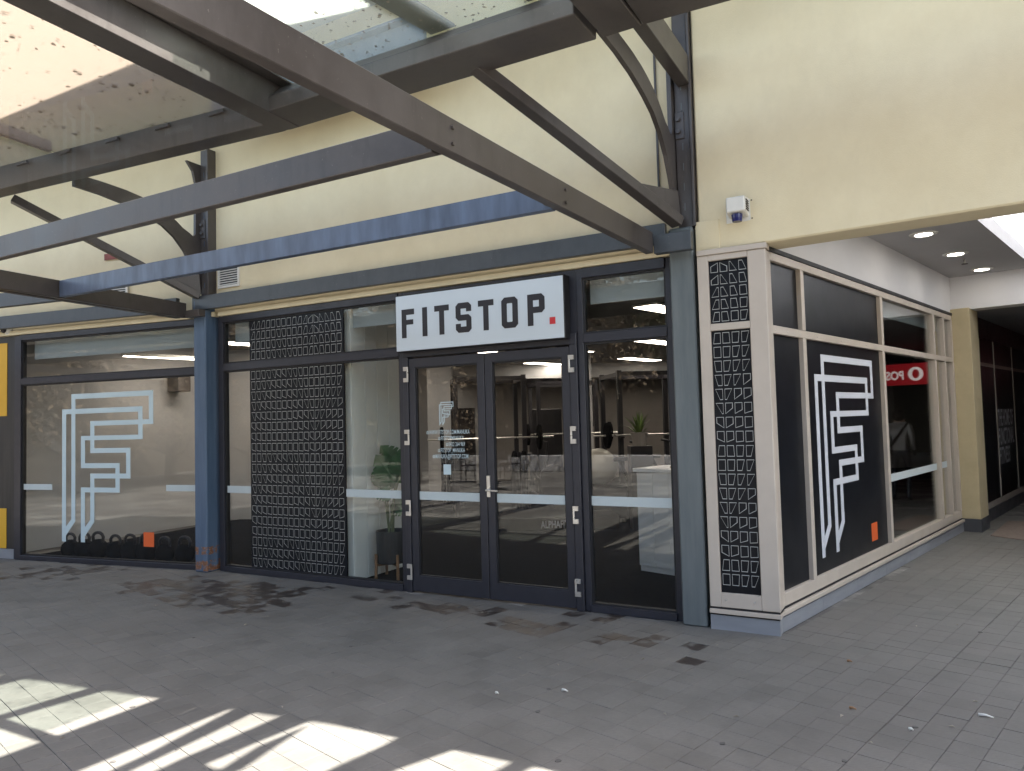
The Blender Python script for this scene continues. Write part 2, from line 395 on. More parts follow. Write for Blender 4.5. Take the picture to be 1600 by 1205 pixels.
def tile_geo(a0, d0, wet_j):
    g = 0.0010
    x0, x1, y0, y1 = a0+g, a0+TS-g, d0+g, d0+TS-g
    if abs(a0-PJ[0]) < 1e-3 or abs(a0-(PJ[0]+29*TS)) < 1e-3: x0 += 0.006
    if abs(d0-QJ[0]) < 1e-3: y0 += 0.007
    e = 0.0011; tz = [float(v) for v in (rng.normal(0, 0.0006)+rng.normal(0, 0.0004, 4))]
    lo = [(x0, y0), (x1, y0), (x1, y1), (x0, y1)]; hi = [(x0+e, y0+e), (x1-e, y0+e), (x1-e, y1-e), (x0+e, y1-e)]
    P = [FP.w(a, d, -0.0055) for a, d in lo]+[FP.w(a, d, -e+tz[k]) for k, (a, d) in enumerate(lo)]+[FP.w(a, d, tz[k]) for k, (a, d) in enumerate(hi)]
    Fc = [(8, 9, 10, 11)]
    for k in range(4):
        q = (k+1) % 4; Fc += [(k, q, 4+q, 4+k), (4+k, 4+q, 8+q, 8+k)]
    return P, Fc
def make_tile_mesh(name, lst, material, parent):
    P, Fc, T = [], [], []
    for (dist, a0, d0, c) in lst:
        p, f = tile_geo(a0, d0, False); o = len(P); P += p; Fc += [tuple(o+i for i in q) for q in f]; tone = float(np.clip(rng.normal(0.5, 0.22), 0, 1)); T += [tone]*len(p)
    me = bpy.data.meshes.new(name); me.from_pydata(P, [], Fc); me.materials.append(material)
    at = me.attributes.new('tone', 'FLOAT', 'POINT'); at.data.foreach_set('value', T)
    o = bpy.data.objects.new(name, me); COL.objects.link(o); o.parent = parent; return o
def in_view(c):
    q = np.array([c[0], c[1], -EYE]); z = q@_f
    if z < 0.3: return False
    x = FPX*(q@_r)/z; y = -FPX*(q@_u)/z
    return abs(x) < 800 and abs(y) < 602
near, rest = [], []
for t in tiles:
    if len(near) < 298 and in_view(t[3]): near.append(t)
    else: rest.append(t)
for t in near: make_tile_mesh('paver', [t], M_PAVERW if is_wet(t[3]) else M_PAVER, pav)
dry, wet = [], []
for t in rest: (wet if is_wet(t[3]) else dry).append(t)
stuff(make_tile_mesh('pavers', dry, M_PAVER, pav)); stuff(make_tile_mesh('damp_pavers', wet, M_PAVERW, pav))
# wider paved court beyond the single tiles, one sheet darkened to stand for shade
crt = MB()
crt.quad((-70, -60, -0.012), (70, -60, -0.012), (70, -1.0, -0.012), (-70, -1.0, -0.012))

# ------------------------------------------------------------------ walls
def face_bar(F, b, a0, a1, d0, d1, z0, z1): b.box(F, a0, a1, d0, d1, z0, z1); return b
TOP = 2.9486
WZ = 8.4
sJ = -7.35                                   # bend line at the blue column
fw = thing('facade_wall', 'cream rendered wall above the dark framed shopfront, behind the canopy', 'wall', FA.w(-4, 0, 3))
wl_b = MB(); wl_b.plan(FA, [(-7.2, 0.0), (-1.45, 0.0), (-1.45, -0.3), (-7.3, -0.3)], 3.02, WZ)
wl_b.build('render_panel', M_CREAM, fw)
sL = FL.inv(FA.w(-7.2, 0, 0))[0]
MB().plan(FL, [(-18, 0.0), (sL, FL.inv(FA.w(-7.2, 0, 0))[1]), (sL, -0.3), (-18, -0.3)], 3.02, WZ).build('render_panel', M_CREAM, fw)
MB().box(FA, -7.18, -1.74, -0.05, 0.035, 2.962, 3.018).build('head_flashing', M_CREAM, fw, 0.004)
MB().box(FL, -18, sL-0.02, -0.05, 0.035, 2.962, 3.018).build('head_flashing', M_CREAM, fw, 0.004)
MB().box(FA, -1.83, -1.815, 0.002, 0.02, 3.3, 4.9).build('conduit', M_STEEL, fw)
MB().box(FA, -2.15, -1.735, 0.0, 0.06, 3.12, 3.17).build('ledge', M_CREAM, fw, 0.006)
MB().box(FA, -2.21, -2.13, 0.001, 0.05, 3.255, 3.30).build('junction_box', M_PLASTIC, fw, 0.004)
def vent(F, a0, a1, z0, z1, n, label=None):
    b = MB(); w = 0.025
    b.ring(F, [(a0, z0), (a1, z0), (a1, z1), (a0, z1)], [(a0+w, z0+w), (a1-w, z0+w), (a1-w, z1-w), (a0+w, z1-w)], 0.001, 0.022)
    v = b.build('vent_grille', M_PLASTIC, fw)
    MB().box(F, a0+w, a1-w, 0.0005, 0.003, z0+w, z1-w).build('backing', M_DARK, v)
    for k in range(n):
        z = z0+w+(k+0.5)*(z1-z0-2*w)/n; h = (z1-z0-2*w)/n*0.30
        MB().hexa([F.w(a0+w, 0.004, z+h*0.4), F.w(a1-w, 0.004, z+h*0.4), F.w(a1-w, 0.018, z-h), F.w(a0+w, 0.018, z-h), F.w(a0+w, 0.004, z+h*1.2), F.w(a1-w, 0.004, z+h*1.2), F.w(a1-w, 0.018, z), F.w(a0+w, 0.018, z)]).build('slat', M_PLASTIC, v)
vent(FA, -7.19, -6.83, 3.29, 3.56, 8)
vL = [FL.inv(FA.w(-8.15, 0, 0))[0], FL.inv(FA.w(-7.7, 0, 0))[0]]
MB().box(FL, -8.02, -7.72, 0.0005, 0.004, 3.81, 3.89).build('exposed_brick', M_BRICK, fw)
vent(FL, -8.0, -7.62, 3.28, 3.54, 8)
# tall lintel wall across the arcade mouth
lw = thing('lintel_wall', 'tall plain cream wall spanning the arcade opening at right', 'wall', FA.w(0.5, 0.05, 3))
MB().hexa([FA.w(-1.5, 0.05, 2.945), FA.w(12, 1.29, 2.945), FA.w(12, 0.94, 2.945), FA.w(-1.5, -0.26, 2.945), FA.w(-1.5, 0.05, WZ), FA.w(12, 1.29, WZ), FA.w(12, 0.94, WZ), FA.w(-1.5, -0.26, WZ)]).build('render_panel', M_CREAM, lw, 0.012)
MB().box(FA, -1.52, -1.33, 0.052, 0.072, 2.95, 3.19).build('patch_panel', M_CREAM, lw, 0.004)
# added eave above the canopy, outline shaped to shade shopfront and paving
ev = thing('shade_eave', 'grey shading eave added above the glass canopy', 'eave', FA.w(-4, 0, 6))
MB().plan(FA, [(-16, -0.4), (20, -0.4), (20, 1.6), (9, 1.35), (2.6, 1.28), (-2.0, 1.90), (-3.5, 2.20), (-16, 2.20)], 6.0, 6.25).build('soffit', M_SOFFIT, ev)
for x, y, w_, h_ in ((236, 170, 1.0, 0.3), (340, 157, .5, .3), (95, 208, .8, .3)):  # cream panels stand in for sunlit patches on the roof glass
    p = fl(x, y, 5.99); s, d = FA.inv(p); MB().box(FA, s-w_, s+w_*0.6, d-h_*0.6, d+h_*0.6, 5.985, 5.999).build('sun_patch_panel', M_SUNPATCH, ev)

# ------------------------------------------------------------------ shopfront windows
def pane(F, a0, a1, z0, z1, parent, d=-0.03, material=None, name='pane'):
    return MB().box(F, a0, a1, d-0.005, d+0.005, z0, z1).build(name, material or M_GLASS, parent)
def bar(F, a0, a1, z0, z1, parent, d0=-0.075, d1=0.012, name='frame', material=None, bevel=0.003):
    return MB().box(F, a0, a1, d0, d1, z0, z1).build(name, material or M_FRAME, parent, bevel)
def bead(F, a0, a1, z0, z1, parent):
    w = 0.016
    MB().ring(F, [(a0, z0), (a1, z0), (a1, z1), (a0, z1)], [(a0+w, z0+w), (a1-w, z0+w), (a1-w, z1-w), (a0+w, z1-w)], -0.055, -0.008).build('glazing_bead', M_DARK, parent)
# logo strokes in design units: x 0..1.535, y (metres above tip)
LX = [-8.783, -8.62, -8.452, -8.291, -7.866, -7.69, -7.49, -7.319]; LT = 0.069
def logo_strokes():
    x = [v+8.783 for v in LX]; T = LT; R_ = []
    Y = dict(t1=(2.073, 2.138), t2=(1.882, 1.946), b3=(1.724, 1.784), b4=(1.542, 1.598), b5=(1.379, 1.44), b6=(1.19, 1.251), b7=(1.06, 1.121), b8=(0.885, 0.946))
    def H(x0, x1, k): R_.append((x0, x1, *Y[k]))
    def V(x0, z0, z1): R_.append((x0, x0+T, z0, z1))
    # back outline
    H(x[1], x[7]+T, 't1'); V(x[1], 0.514, 2.073); V(x[7], 1.724, 2.073); H(x[3], x[7]+T, 'b3'); V(x[3], 1.44, 1.724); H(x[3], x[5]+T, 'b5'); V(x[5], 1.06, 1.379); H(x[3], x[5], 'b7'); V(x[3], 0.511, 1.06)
    # front outline
    H(x[0], x[6]+T, 't2'); V(x[0], 0.254, 1.882); V(x[6], 1.542, 1.882); H(x[2], x[6]+T, 'b4'); V(x[2], 1.251, 1.542); H(x[2], x[4]+T, 'b6'); V(x[4], 0.885, 1.19); H(x[2], x[4]+T, 'b8'); V(x[2], 0.255, 0.885)
    D = []
    for xa, xb in ((x[0], x[1]), (x[2], x[3])):
        D.append([(xa, 0.254), (xb+T, 0.514), (xb+T, 0.61), (xa, 0.35+0.02)])
        D.append([(xa, 0.254), (xb+T, 0.514), (xb+T, 0.60), (xa+T*0.5, 0.38)])
    D = D[::2]
    return [(a, b, c-0.254, d-0.254) for a, b, c, d in R_], [[(a, z-0.254) for a, z in q] for q in D]
def logo(name, F, a, z, kx, kz, d, material, parent):
    R_, D = logo_strokes(); b = MB()
    for n, (x0, x1, z0, z1) in enumerate(R_):
        b.box(F, a+x0*kx, a+x1*kx, d, d+0.0015+n*0.00004, z+z0*kz, z+z1*kz)
    for n, q in enumerate(D): b.elev(F, [(a+x*kx, z+y*kz) for x, y in q], d, d+0.0028+n*0.0001)
    return b.build(name, material, parent)
def trap_pattern(name, F, a0, a1, z0, z1, nc, nr, c0, d, parent, seed=0, apex=11.5):
    """printed lattice: rows of four sided outlines whose corner slides from cell to cell"""
    P, Fc = [], []; t = 0.0038; cw = (a1-a0)/nc; ch = (z1-z0)/nr
    rr = np.random.default_rng(seed)
    cv = [c0[i % len(c0)] for i in range(nc)]
    for j in range(nr):
        for i in range(nc):
            g = (cv[i] - (j % 8)*0.24)
            mir = i > apex
            x0, x1 = 0.10*cw, 0.90*cw; y0, y1 = 0.10*ch, 0.90*ch; w = x1-x0; h = y1-y0
            q = [[x0, y0], [x1, y0], [x1, y1], [x0, y1]]
            if g > 0:
                k = min(g, 1.0); q[3][0] = x0+w*0.86*k
                if g > 1: q[3] = [x0, y1-h*0.55*(2.0-min(g, 1.9))]
            else:
                k = min(-g, 1.0); q[0][0] = x0+w*0.86*k
                if g < -1: q[0] = [x0, y0+h*0.55*(2.0-min(-g, 1.9))]
            if mir: q = [[cw-x, y] for x, y in q][::-1]
            c = np.mean(q, axis=0); ins = []
            for x, y in q:
                vx = np.array([x, y])-c; L = np.linalg.norm(vx); ins.append(c+vx*max(0.3, 1-t*1.7/L))
            o = len(P); bx, bz = a0+i*cw, z1-(j+1)*ch
            P += [F.w(bx+x, d, bz+y) for x, y in q]+[F.w(bx+x, d, bz+y) for x, y in ins]
            Fc += [(o+k, o+(k+1) % 4, o+4+(k+1) % 4, o+4+k) for k in range(4)]
    off = world_loc(parent)
    me = bpy.data.meshes.new(name); me.from_pydata([Vector(p)-off for p in P], [], Fc); me.materials.append(M_FILM_LINE)
    o = bpy.data.objects.new(name, me); COL.objects.link(o); o.parent = parent; stuff(o); return o

# left window, on the bent bay
w1 = thing('shop_window', 'wide window with pale line-drawn letter logo and kettlebells behind, left of the blue column', 'window', FL.w(-8.0, 0, 0))
bar(FL, -9.62, -9.50, 0.0, 2.95, w1); bar(FL, -6.56, -6.44, 0.0, 2.95, w1, d1=0.0)
bar(FL, -9.50, -6.56, 0.0, 0.055, w1, d1=0.022); bar(FL, -9.50, -6.56, 2.885, 2.955, w1, d1=0.02); bar(FL, -9.50, -6.56, 2.295, 2.375, w1)
bead(FL, -9.50, -6.56, 0.055, 2.295, w1); bead(FL, -9.50, -6.56, 2.375, 2.885, w1)
pane(FL, -9.49, -6.57, 0.06, 2.29, w1); pane(FL, -9.49, -6.57, 2.38, 2.88, w1)
MB().box(FL, -9.46, -6.58, -0.16, -0.152, 2.64, 2.93).build('roller_blind', M_BLIND, w1)
logo('letter_logo', FL, -8.783, 0.254, 1, 1, -0.0245, M_DECAL, w1)
MB().box(FL, -9.485, -8.96, -0.0245, -0.0232, 0.91, 0.985).build('safety_strip', M_STRIP, w1)
MB().box(FL, -7.05, -6.575, -0.0245, -0.0232, 0.91, 0.985).build('safety_strip', M_STRIP, w1)
MB().box(FL, -7.41, -7.245, -0.0245, -0.0232, 0.235, 0.41).build('orange_tag', M_ORANGE, w1)
# middle window with printed black film
w2 = thing('shop_window', 'tall window with black printed lattice film between blue column and doors', 'window', FA.w(-5.8, 0, 0))
bar(FA, -7.20, -7.12, 0.0, 2.955, w2); bar(FA, -4.55, -4.49, 0.0, 2.955, w2, d1=0.005)
bar(FA, -7.12, -4.55, 0.0, 0.06, w2, d1=0.022); bar(FA, -7.12, -4.55, 2.885, 2.955, w2, d1=0.02); bar(FA, -7.12, -4.55, 2.315, 2.40, w2)
bead(FA, -7.12, -4.55, 0.06, 2.315, w2); bead(FA, -7.12, -4.55, 2.40, 2.885, w2)
pane(FA, -7.115, -6.71, 0.065, 2.31, w2); pane(FA, -5.30, -4.555, 0.065, 2.31, w2); pane(FA, -7.115, -6.71, 2.405, 2.88, w2); pane(FA, -5.30, -4.555, 2.405, 2.88, w2)
MB().box(FA, -6.71, -5.30, -0.04, -0.02, 0.062, 2.312).build('film_panel', M_BLACKFILM, w2)
MB().box(FA, -6.71, -5.30, -0.04, -0.02, 2.403, 2.882).build('film_panel', M_BLACKFILM, w2)
C17 = [1.0, 0.8, 0.55, 0.3, 0.05, -0.28, -0.12, 0.08, 0.3, 0.55, 0.85, 1.2, 1.25, 1.0, 0.9, 0.7, 0.5]
trap_pattern('lattice_print', FA, -6.695, -5.315, 2.41, 2.865, 17, 4, C17, -0.0175, w2)
trap_pattern('lattice_print', FA, -6.695, -5.315, 0.075, 2.30, 17, 19, [c-0.24*4 for c in C17], -0.0175, w2)
MB().box(FA, -7.10, -6.72, -0.16, -0.152, 2.66, 2.93).build('roller_blind', M_BLIND, w2)
MB().box(FA, -5.29, -4.56, -0.16, -0.152, 2.68, 2.93).build('roller_blind', M_BLIND, w2)
MB().box(FA, -7.115, -6.715, -0.0245, -0.0232, 0.90, 0.98).build('safety_strip', M_STRIP, w2)
MB().box(FA, -5.295, -4.56, -0.0245, -0.0232, 0.90, 0.98).build('safety_strip', M_STRIP, w2)
# entrance doors
dr = thing('entrance_doors', 'pair of glazed dark-framed entrance doors under the shop sign', 'doors', FA.w(-3.55, 0, 0))
bar(FA, -4.49, -4.43, 0.0, 2.30, dr, d1=0.03, name='door_frame'); bar(FA, -2.675, -2.605, 0.0, 2.30, dr, d1=0.03, name='door_frame'); bar(FA, -4.49, -2.605, 2.30, 2.40, dr, d1=0.03, name='door_frame')
def leaf(a0, a1, hinge_right):
    b = MB(); w = 0.075
    o = [(a0, 0.015), (a1, 0.015), (a1, 2.285), (a0, 2.285)]; i = [(a0+w, 0.165), (a1-w, 0.165), (a1-w, 2.195), (a0+w, 2.195)]
    b.ring(FA, o, i, -0.035, 0.018); lf = b.build('door_leaf', M_FRAME, dr, 0.003)
    w2_ = 0.012
    MB().ring(FA, i, [(a0+w+w2_, 0.165+w2_), (a1-w-w2_, 0.165+w2_), (a1-w-w2_, 2.195-w2_), (a0+w+w2_, 2.195-w2_)], -0.02, 0.006).build('glazing_bead', M_DARK, lf)
    pane(FA, a0+w, a1-w, 0.165, 2.195, lf, d=-0.01)
    MB().box(FA, a0+w+0.004, a1-w-0.004, -0.0045, -0.0032, 0.90, 0.98).build('safety_strip', M_STRIP, lf)
    hx = a1+0.0 if hinge_right else a0-0.0
    for hz in (2.13, 1.51, 0.82, 0.20):
        b = MB()
        s = 1 if hinge_right else -1
        b.tube([FA.w(hx+s*0.004, 0.036, hz-0.075), FA.w(hx+s*0.004, 0.036, hz+0.075)], 0.010, 10)
        for q in (-0.055, 0.055): b.box(FA, min(hx, hx+s*0.05), max(hx, hx+s*0.05), 0.03, 0.045, hz+q-0.02, hz+q+0.02)
        b.build('hinge', M_SILVER, lf)
    return lf
lf1 = leaf(-4.425, -3.557, False); lf2 = leaf(-3.548, -2.68, True)
b = MB(); b.box(FA, -3.55, -3.515, 0.018, 0.03, 0.95, 1.145); b.tube([FA.w(-3.532, 0.03, 1.015), FA.w(-3.532, 0.075, 1.015), FA.w(-3.41, 0.08, 1.012)], 0.009, 8); b.build('handle', M_SILVER, lf2)
logo('letter_logo', FA, -4.085, 1.62, 0.165/1.535, 0.225/1.884, -0.004, M_DECAL, lf1)
for k, tx in enumerate(['WWW.FITSTOP.COM/MANUKA', 'FITSTOPMANUKA', '0422 264 969', 'FITSTOP_MANUKA', 'MANUKA@FITSTOP.COM']):
    me = text_mesh(tx, 0.058, 0.545, 0.004, spacing=1.05)
    wdt = max(v.co.x for v in me.vertices); right = [-3.745, -3.81, -3.80, -3.80, -3.765][k]
    put_text('lettering', me, FA, right-wdt, -0.0025, 1.535-k*0.058, M_DECAL, lf1)
    bx = right-wdt-0.03
    MB().ring(FA, [(bx, 1.538-k*0.058), (bx+0.022, 1.538-k*0.058), (bx+0.022, 1.565-k*0.058), (bx, 1.565-k*0.058)], [(bx+0.005, 1.543-k*0.058), (bx+0.017, 1.543-k*0.058), (bx+0.017, 1.56-k*0.058), (bx+0.005, 1.56-k*0.058)], -0.0035, -0.0025).build('icon', M_DECAL, lf1)
MB().box(FA, -4.05, -3.965, -0.0045, -0.0032, 1.148, 1.245).build('white_sticker', M_DECAL, lf1)
# right window
w3 = thing('shop_window', 'dark window with warm ceiling light strips between doors and grey column', 'window', FA.w(-2.2, 0, 0))
bar(FA, -2.60, -2.545, 0.0, 2.955, w3, d1=0.005); bar(FA, -1.80, -1.735, 0.0, 2.955, w3, d1=0.0)
bar(FA, -2.545, -1.80, 0.0, 0.06, w3, d1=0.022); bar(FA, -2.545, -1.80, 2.87, 2.955, w3, d1=0.02); bar(FA, -2.545, -1.80, 2.305, 2.385, w3)
bead(FA, -2.545, -1.80, 0.06, 2.305, w3); bead(FA, -2.545, -1.80, 2.385, 2.87, w3)
pane(FA, -2.54, -1.805, 0.065, 2.30, w3); pane(FA, -2.54, -1.805, 2.39, 2.865, w3)
MB().box(FA, -2.535, -1.81, -0.16, -0.152, 2.66, 2.93).build('roller_blind', M_BLIND, w3)
MB().box(FA, -2.54, -1.806, -0.0245, -0.0232, 0.90, 0.98).build('safety_strip', M_STRIP, w3)
# header above doors behind the sign
MB().box(FA, -4.488, -2.602, -0.07, 0.0, 2.402, 2.955).build('header_panel', M_FRAME, dr)

# ------------------------------------------------------------------ sign
sg = thing('shop_sign', 'pale rectangular lightbox sign reading FITSTOP with a red square stop', 'sign', FA.w(-3.59, 0, 2.6))
MB().box(FA, -4.50, -2.665, 0.006, 0.115, 2.345, 2.905).build('sign_box', M_DARK, sg, 0.004)
MB().box(FA, -4.49, -2.675, 0.112, 0.119, 2.355, 2.895).build('sign_face', M_SIGN, sg)
def octo(x0, x1, y0, y1, c): return [(x0+c, y0), (x1-c, y0), (x1, y0+c), (x1, y1-c), (x1-c, y1), (x0+c, y1), (x0, y1-c), (x0, y0+c)]
def letter(ch, a, w, z=2.48, h=0.28):
    b = MB(); t = 0.055; tv = 0.055; d0, d1 = 0.118, 0.1225
    def R2(x0, x1, y0, y1, e=0): b.box(FA, a+x0, a+x1, d0, d1+e, z+y0, z+y1)
    def Pg(pts, e=0): b.elev(FA, [(a+x, z+y) for x, y in pts], d0, d1+e)
    c = 0.03
    if ch == 'F': R2(0, t, 0, h); R2(t, w, h-tv, h); R2(t, w-0.012, h*0.46, h*0.46+0.048)
    if ch == 'I': R2(0, w, 0, h)
    if ch == 'T': R2(0, w, h-tv, h); R2(w/2-t/2, w/2+t/2, 0, h-tv)
    if ch == 'O': b.ring(FA, [(a+x, z+y) for x, y in octo(0, w, 0, h, c)], [(a+x, z+y) for x, y in octo(t, w-t, tv, h-tv, 0.006)], d0, d1)
    if ch == 'P':
        y0 = h*0.40
        Pg([(0, 0), (t, 0), (t, h), (0, h)]); Pg([(t, h-tv), (w-c, h-tv), (w-c, h), (t, h)]); Pg([(w-t, y0+c), (w, y0+c), (w, h-c), (w-c, h), (w-c, h-tv), (w-t, h-tv)]); Pg([(t, y0), (w-c, y0), (w, y0+c), (w-t, y0+c), (w-t, y0+tv), (t, y0+tv)])
    if ch == 'S':
        m0, m1 = h/2-tv/2, h/2+tv/2
        Pg([(c, h-tv), (w-c, h-tv), (w-c, h), (c, h)]); Pg([(w-c, h), (w-c, h-tv), (w-t, h-tv), (w-t, h-0.085), (w, h-0.085), (w, h-c)])
        Pg([(c, h), (0, h-c), (0, m0+c), (c, m0), (t, m1), (t, h-tv), (c, h-tv)]); Pg([(c, m0), (w-t, m0), (w-c, m1), (t, m1)])
        Pg([(w-c, m1), (w-t, m0), (w-t, tv), (w-c, tv), (w-c, 0), (w, c), (w, m1-c)]); Pg([(c, 0), (w-c, 0), (w-c, tv), (c, tv)]); Pg([(c, 0), (c, tv), (t, tv), (t, 0.085), (0, 0.085), (0, c)])
    b.build('letter', M_INK, sg)
for ch, a, w in (('F', -4.42, 0.15), ('I', -4.172, 0.056), ('T', -4.03, 0.165), ('S', -3.788, 0.172), ('T', -3.54, 0.165), ('O', -3.292, 0.168), ('P', -3.025, 0.17)): letter(ch, a, w)
MB().box(FA, -2.81, -2.755, 0.118, 0.1225, 2.48, 2.54).build('red_stop', M_RED, sg)

# ------------------------------------------------------------------ steel columns with truss arms
def bracket_shape(k=1.0):
    low = [(1.64, 4.05), (1.30, 4.07), (1.05, 4.01), (0.78, 3.90), (0.56, 3.74), (0.42, 3.60), (0.30, 3.44), (0.20, 3.30)]
    return low
def truss_column(label, cat, F, s, base_m, upper_m, w=0.195, d1=0.10, group=None, arm=3.4):
    c = thing('steel_column', label, cat, F.w(s, 0, 0), group)
    MB().box(F, s-w/2, s+w/2, -0.12, d1, 0, 3.16).build('post', base_m, c, 0.012)
    MB().box(F, s-0.02, s+0.10, -0.10, 0.06, 3.16, 4.95).build('upper_post', upper_m, c, 0.006)
    MB().box(F, s+0.104, s+0.125, -0.08, 0.09, 3.16, 4.95).build('flange', upper_m, c, 0.003)
    # knee bracket plate: outer curve, slot
    lowc = [(0.06, 3.24), (0.13, 3.42), (0.20, 3.56), (0.29, 3.70), (0.42, 3.83), (0.58, 3.93), (0.80, 4.00), (1.05, 4.05), (1.34, 4.08), (1.62, 4.09)]
    upc = [(0.22, 3.93), (0.30, 3.96), (0.42, 4.04), (0.58, 4.12), (0.80, 4.18), (1.05, 4.21), (1.32, 4.22), (1.62, 4.22)]
    b = MB(); sa, sb = s-0.06, s-0.025
    L1 = [(0.02, 3.24)]+lowc; L2 = []
    # resample two chains into quads
    def res(ch, n):
        q = np.array(ch); t = np.r_[0, np.cumsum(np.linalg.norm(np.diff(q, axis=0), axis=1))]; u = np.linspace(0, t[-1], n); return np.c_[np.interp(u, t, q[:, 0]), np.interp(u, t, q[:, 1])]
    n = 16; A_ = res(lowc[3:], n); B_ = res(upc, n)
    for k in range(n-1):
        q = [A_[k], A_[k+1], B_[k+1], B_[k]]
        b.prism([F.w(sa, d, z) for d, z in q], [F.w(sb, d, z) for d, z in q])
    q = [(0.0, 3.24)]+lowc[:4]+[(0.22, 3.93), (0.165, 3.90), (0.13, 3.93), (0.0, 3.93)]
    b.prism([F.w(sa, d, z) for d, z in q], [F.w(sb, d, z) for d, z in q])
    q = [(0.0, 3.93), (0.13, 3.93), (0.125, 4.55), (0.16, 4.68), (0.25, 4.78), (0.0, 4.78)]
    b.prism([F.w(sa, d, z) for d, z in q], [F.w(sb, d, z) for d, z in q])
    bmesh.ops.remove_doubles(b.b, verts=b.b.verts, dist=1e-5)
    b.build('knee_bracket', upper_m, c)
    for hz in (3.95, 4.05):
        MB().tube([F.w(s+0.01, 0.06, hz), F.w(s+0.01, 0.095, hz)], 0.02, 8).build('bolt', upper_m, c)
    MB().box(F, s-0.018, s+0.055, 0.061, 0.073, 3.89, 4.11).build('splice_plate', upper_m, c, 0.003)
    for k in range(9): MB().box(F, s+0.035, s+0.041, 0.060, 0.063, 3.3+k*0.165, 3.36+k*0.165).build('weld', M_SILVER if False else base_m, c)
    A0 = np.array(F.w(s-0.01, 0.10, 3.20)); A1 = np.array(F.w(s-0.94, 1.66, 4.09)); t_ = (A1-A0)/np.linalg.norm(A1-A0)
    h_ = np.cross(t_, [0, 0, 1]); h_ /= np.linalg.norm(h_); v_ = np.cross(h_, t_)
    q = lambda P, a, b_: tuple(P+h_*a+v_*b_)
    MB().hexa([q(A0, -.055, -.04), q(A1, -.055, -.04), q(A1, .055, -.04), q(A0, .055, -.04), q(A0, -.055, .04), q(A1, -.055, .04), q(A1, .055, .04), q(A0, .055, .04)]).build('brace', upper_m, c, 0.004)
    G = A0+t_*0.52
    gp = [A0+v_*0.042, G+v_*0.042, np.array(F.w(s-0.01, 0.10, 3.46))]
    MB().prism([tuple(p-h_*0.008) for p in gp], [tuple(p+h_*0.008) for p in gp]).build('gusset', upper_m, c)
    return c
col2 = truss_column('grey-green steel column beside the beige corner window', 'column', FA, -1.635, M_COLG, M_STEEL)
mid = Fr(FA.w(sJ, 0.05, 0), (math.cos(math.radians(-24.7)), math.sin(math.radians(-24.7))), (-math.sin(math.radians(24.7)), -math.cos(math.radians(24.7))))
mid = Fr(mid.o, mid.u, (-math.sin(math.radians(24.7)), -math.cos(math.radians(24.7))))
col1 = truss_column('blue steel column with rusty foot between the two window bays', 'column', mid, 0.0, M_COLB, M_STEEL, w=0.19, d1=0.11)

# ------------------------------------------------------------------ lower canopy frames
ca = thing('canopy_frame', 'low steel canopy grid over the doors and lattice window bay', 'canopy', FA.w(-4.5, 1.5, 2.95))
def beam(F0, p, q, w, z0, z1, name, m_, parent, bevel=0.004):
    p = np.array(p); q = np.array(q); t = (q-p)/np.linalg.norm(q-p); n = np.array([-t[1], t[0]])*w/2
    return MB().plan(F0, [tuple(p-n), tuple(q-n), tuple(q+n), tuple(p+n)], z0, z1).build(name, m_, parent, bevel)
R1P = lambda d: (-1.84-0.057*min(d, 4.0), d)
beam(FA, (-1.85, 0.235), (-2.10, 6.6), 0.065, 2.95, 3.12, 'rafter', M_STEEL, ca)
beam(FA, (-7.50, 0.24), (-6.55, 6.6), 0.07, 2.95, 3.12, 'rafter', M_STEEL, ca)
beam(FA, (-7.46, 0.135), (-1.74, 0.135), 0.06, 3.035, 3.20, 'purlin', M_STEELB, ca)
beam(FA, (-1.815, 0.20), (-1.515, 0.20), 0.07, 2.945, 3.095, 'cap_beam', M_STEELB, ca)
beam(FA, (-7.46, 0.215), (-7.22, 0.215), 0.09, 2.945, 3.03, 'cap_beam', M_STEEL, ca)
beam(FA, (-7.22, 1.80), (-1.955, 1.77), 0.06, 2.955, 3.115, 'purlin', M_PURLIN, ca)
beam(FA, (-7.04, 2.96), (-2.015, 2.97), 0.06, 2.955, 3.118, 'purlin', M_STEEL, ca)
MB().plan(FA, [(-6.97, 2.935), (-2.09, 2.935), (-2.18, 6.6), (-6.5, 6.6)], 3.124, 3.136).build('glass_panel', M_CLEAR, ca)
for dd, zz in ((1.775, 3.03), (2.965, 3.03)):
    sR = -1.85-0.25*(dd-0.235)/6.365
    b = MB(); b.box(FA, sR-0.115, sR-0.034, dd-0.045, dd-0.032, 2.965, 3.10)
    for q in (2.99, 3.07): b.tube([FA.w(sR-0.08, dd+0.03, q), FA.w(sR-0.08, dd+0.052, q)], 0.012, 6)
    b.build('cleat', M_STEEL, ca)
    for q in (2.99, 3.07): MB().tube([FA.w(sR+0.03, dd-0.01, q), FA.w(sR+0.046, dd-0.01, q)], 0.011, 6).build('bolt', M_STEEL, ca)
cb = thing('canopy_frame', 'low steel canopy grid continuing left past the blue column', 'canopy', FL.w(-8.5, 1.5, 2.95))
s7, d7 = FL.inv(FA.w(-7.52, 0.24, 0)); s8, d8 = FL.inv(FA.w(-6.60, 6.6, 0))
beam(FL, (s7-0.075, d7), (s8-0.09, d8), 0.07, 2.95, 3.10, 'rafter', M_STEEL, cb)
beam(FL, (-15, 0.135), (s7-0.11, 0.135), 0.06, 3.035, 3.20, 'purlin', M_STEELB, cb)
beam(FL, (-15, 1.62), (s7-0.11+0.03, 1.62), 0.06, 2.955, 3.10, 'purlin', M_STEELB, cb)
beam(FL, (-15, 2.95), (s7-0.06, 2.95), 0.06, 2.955, 3.10, 'purlin', M_STEEL, cb)
beam(FL, (-15, 0.2), (-15, 6), 0.07, 2.95, 3.10, 'rafter', M_STEEL, cb)

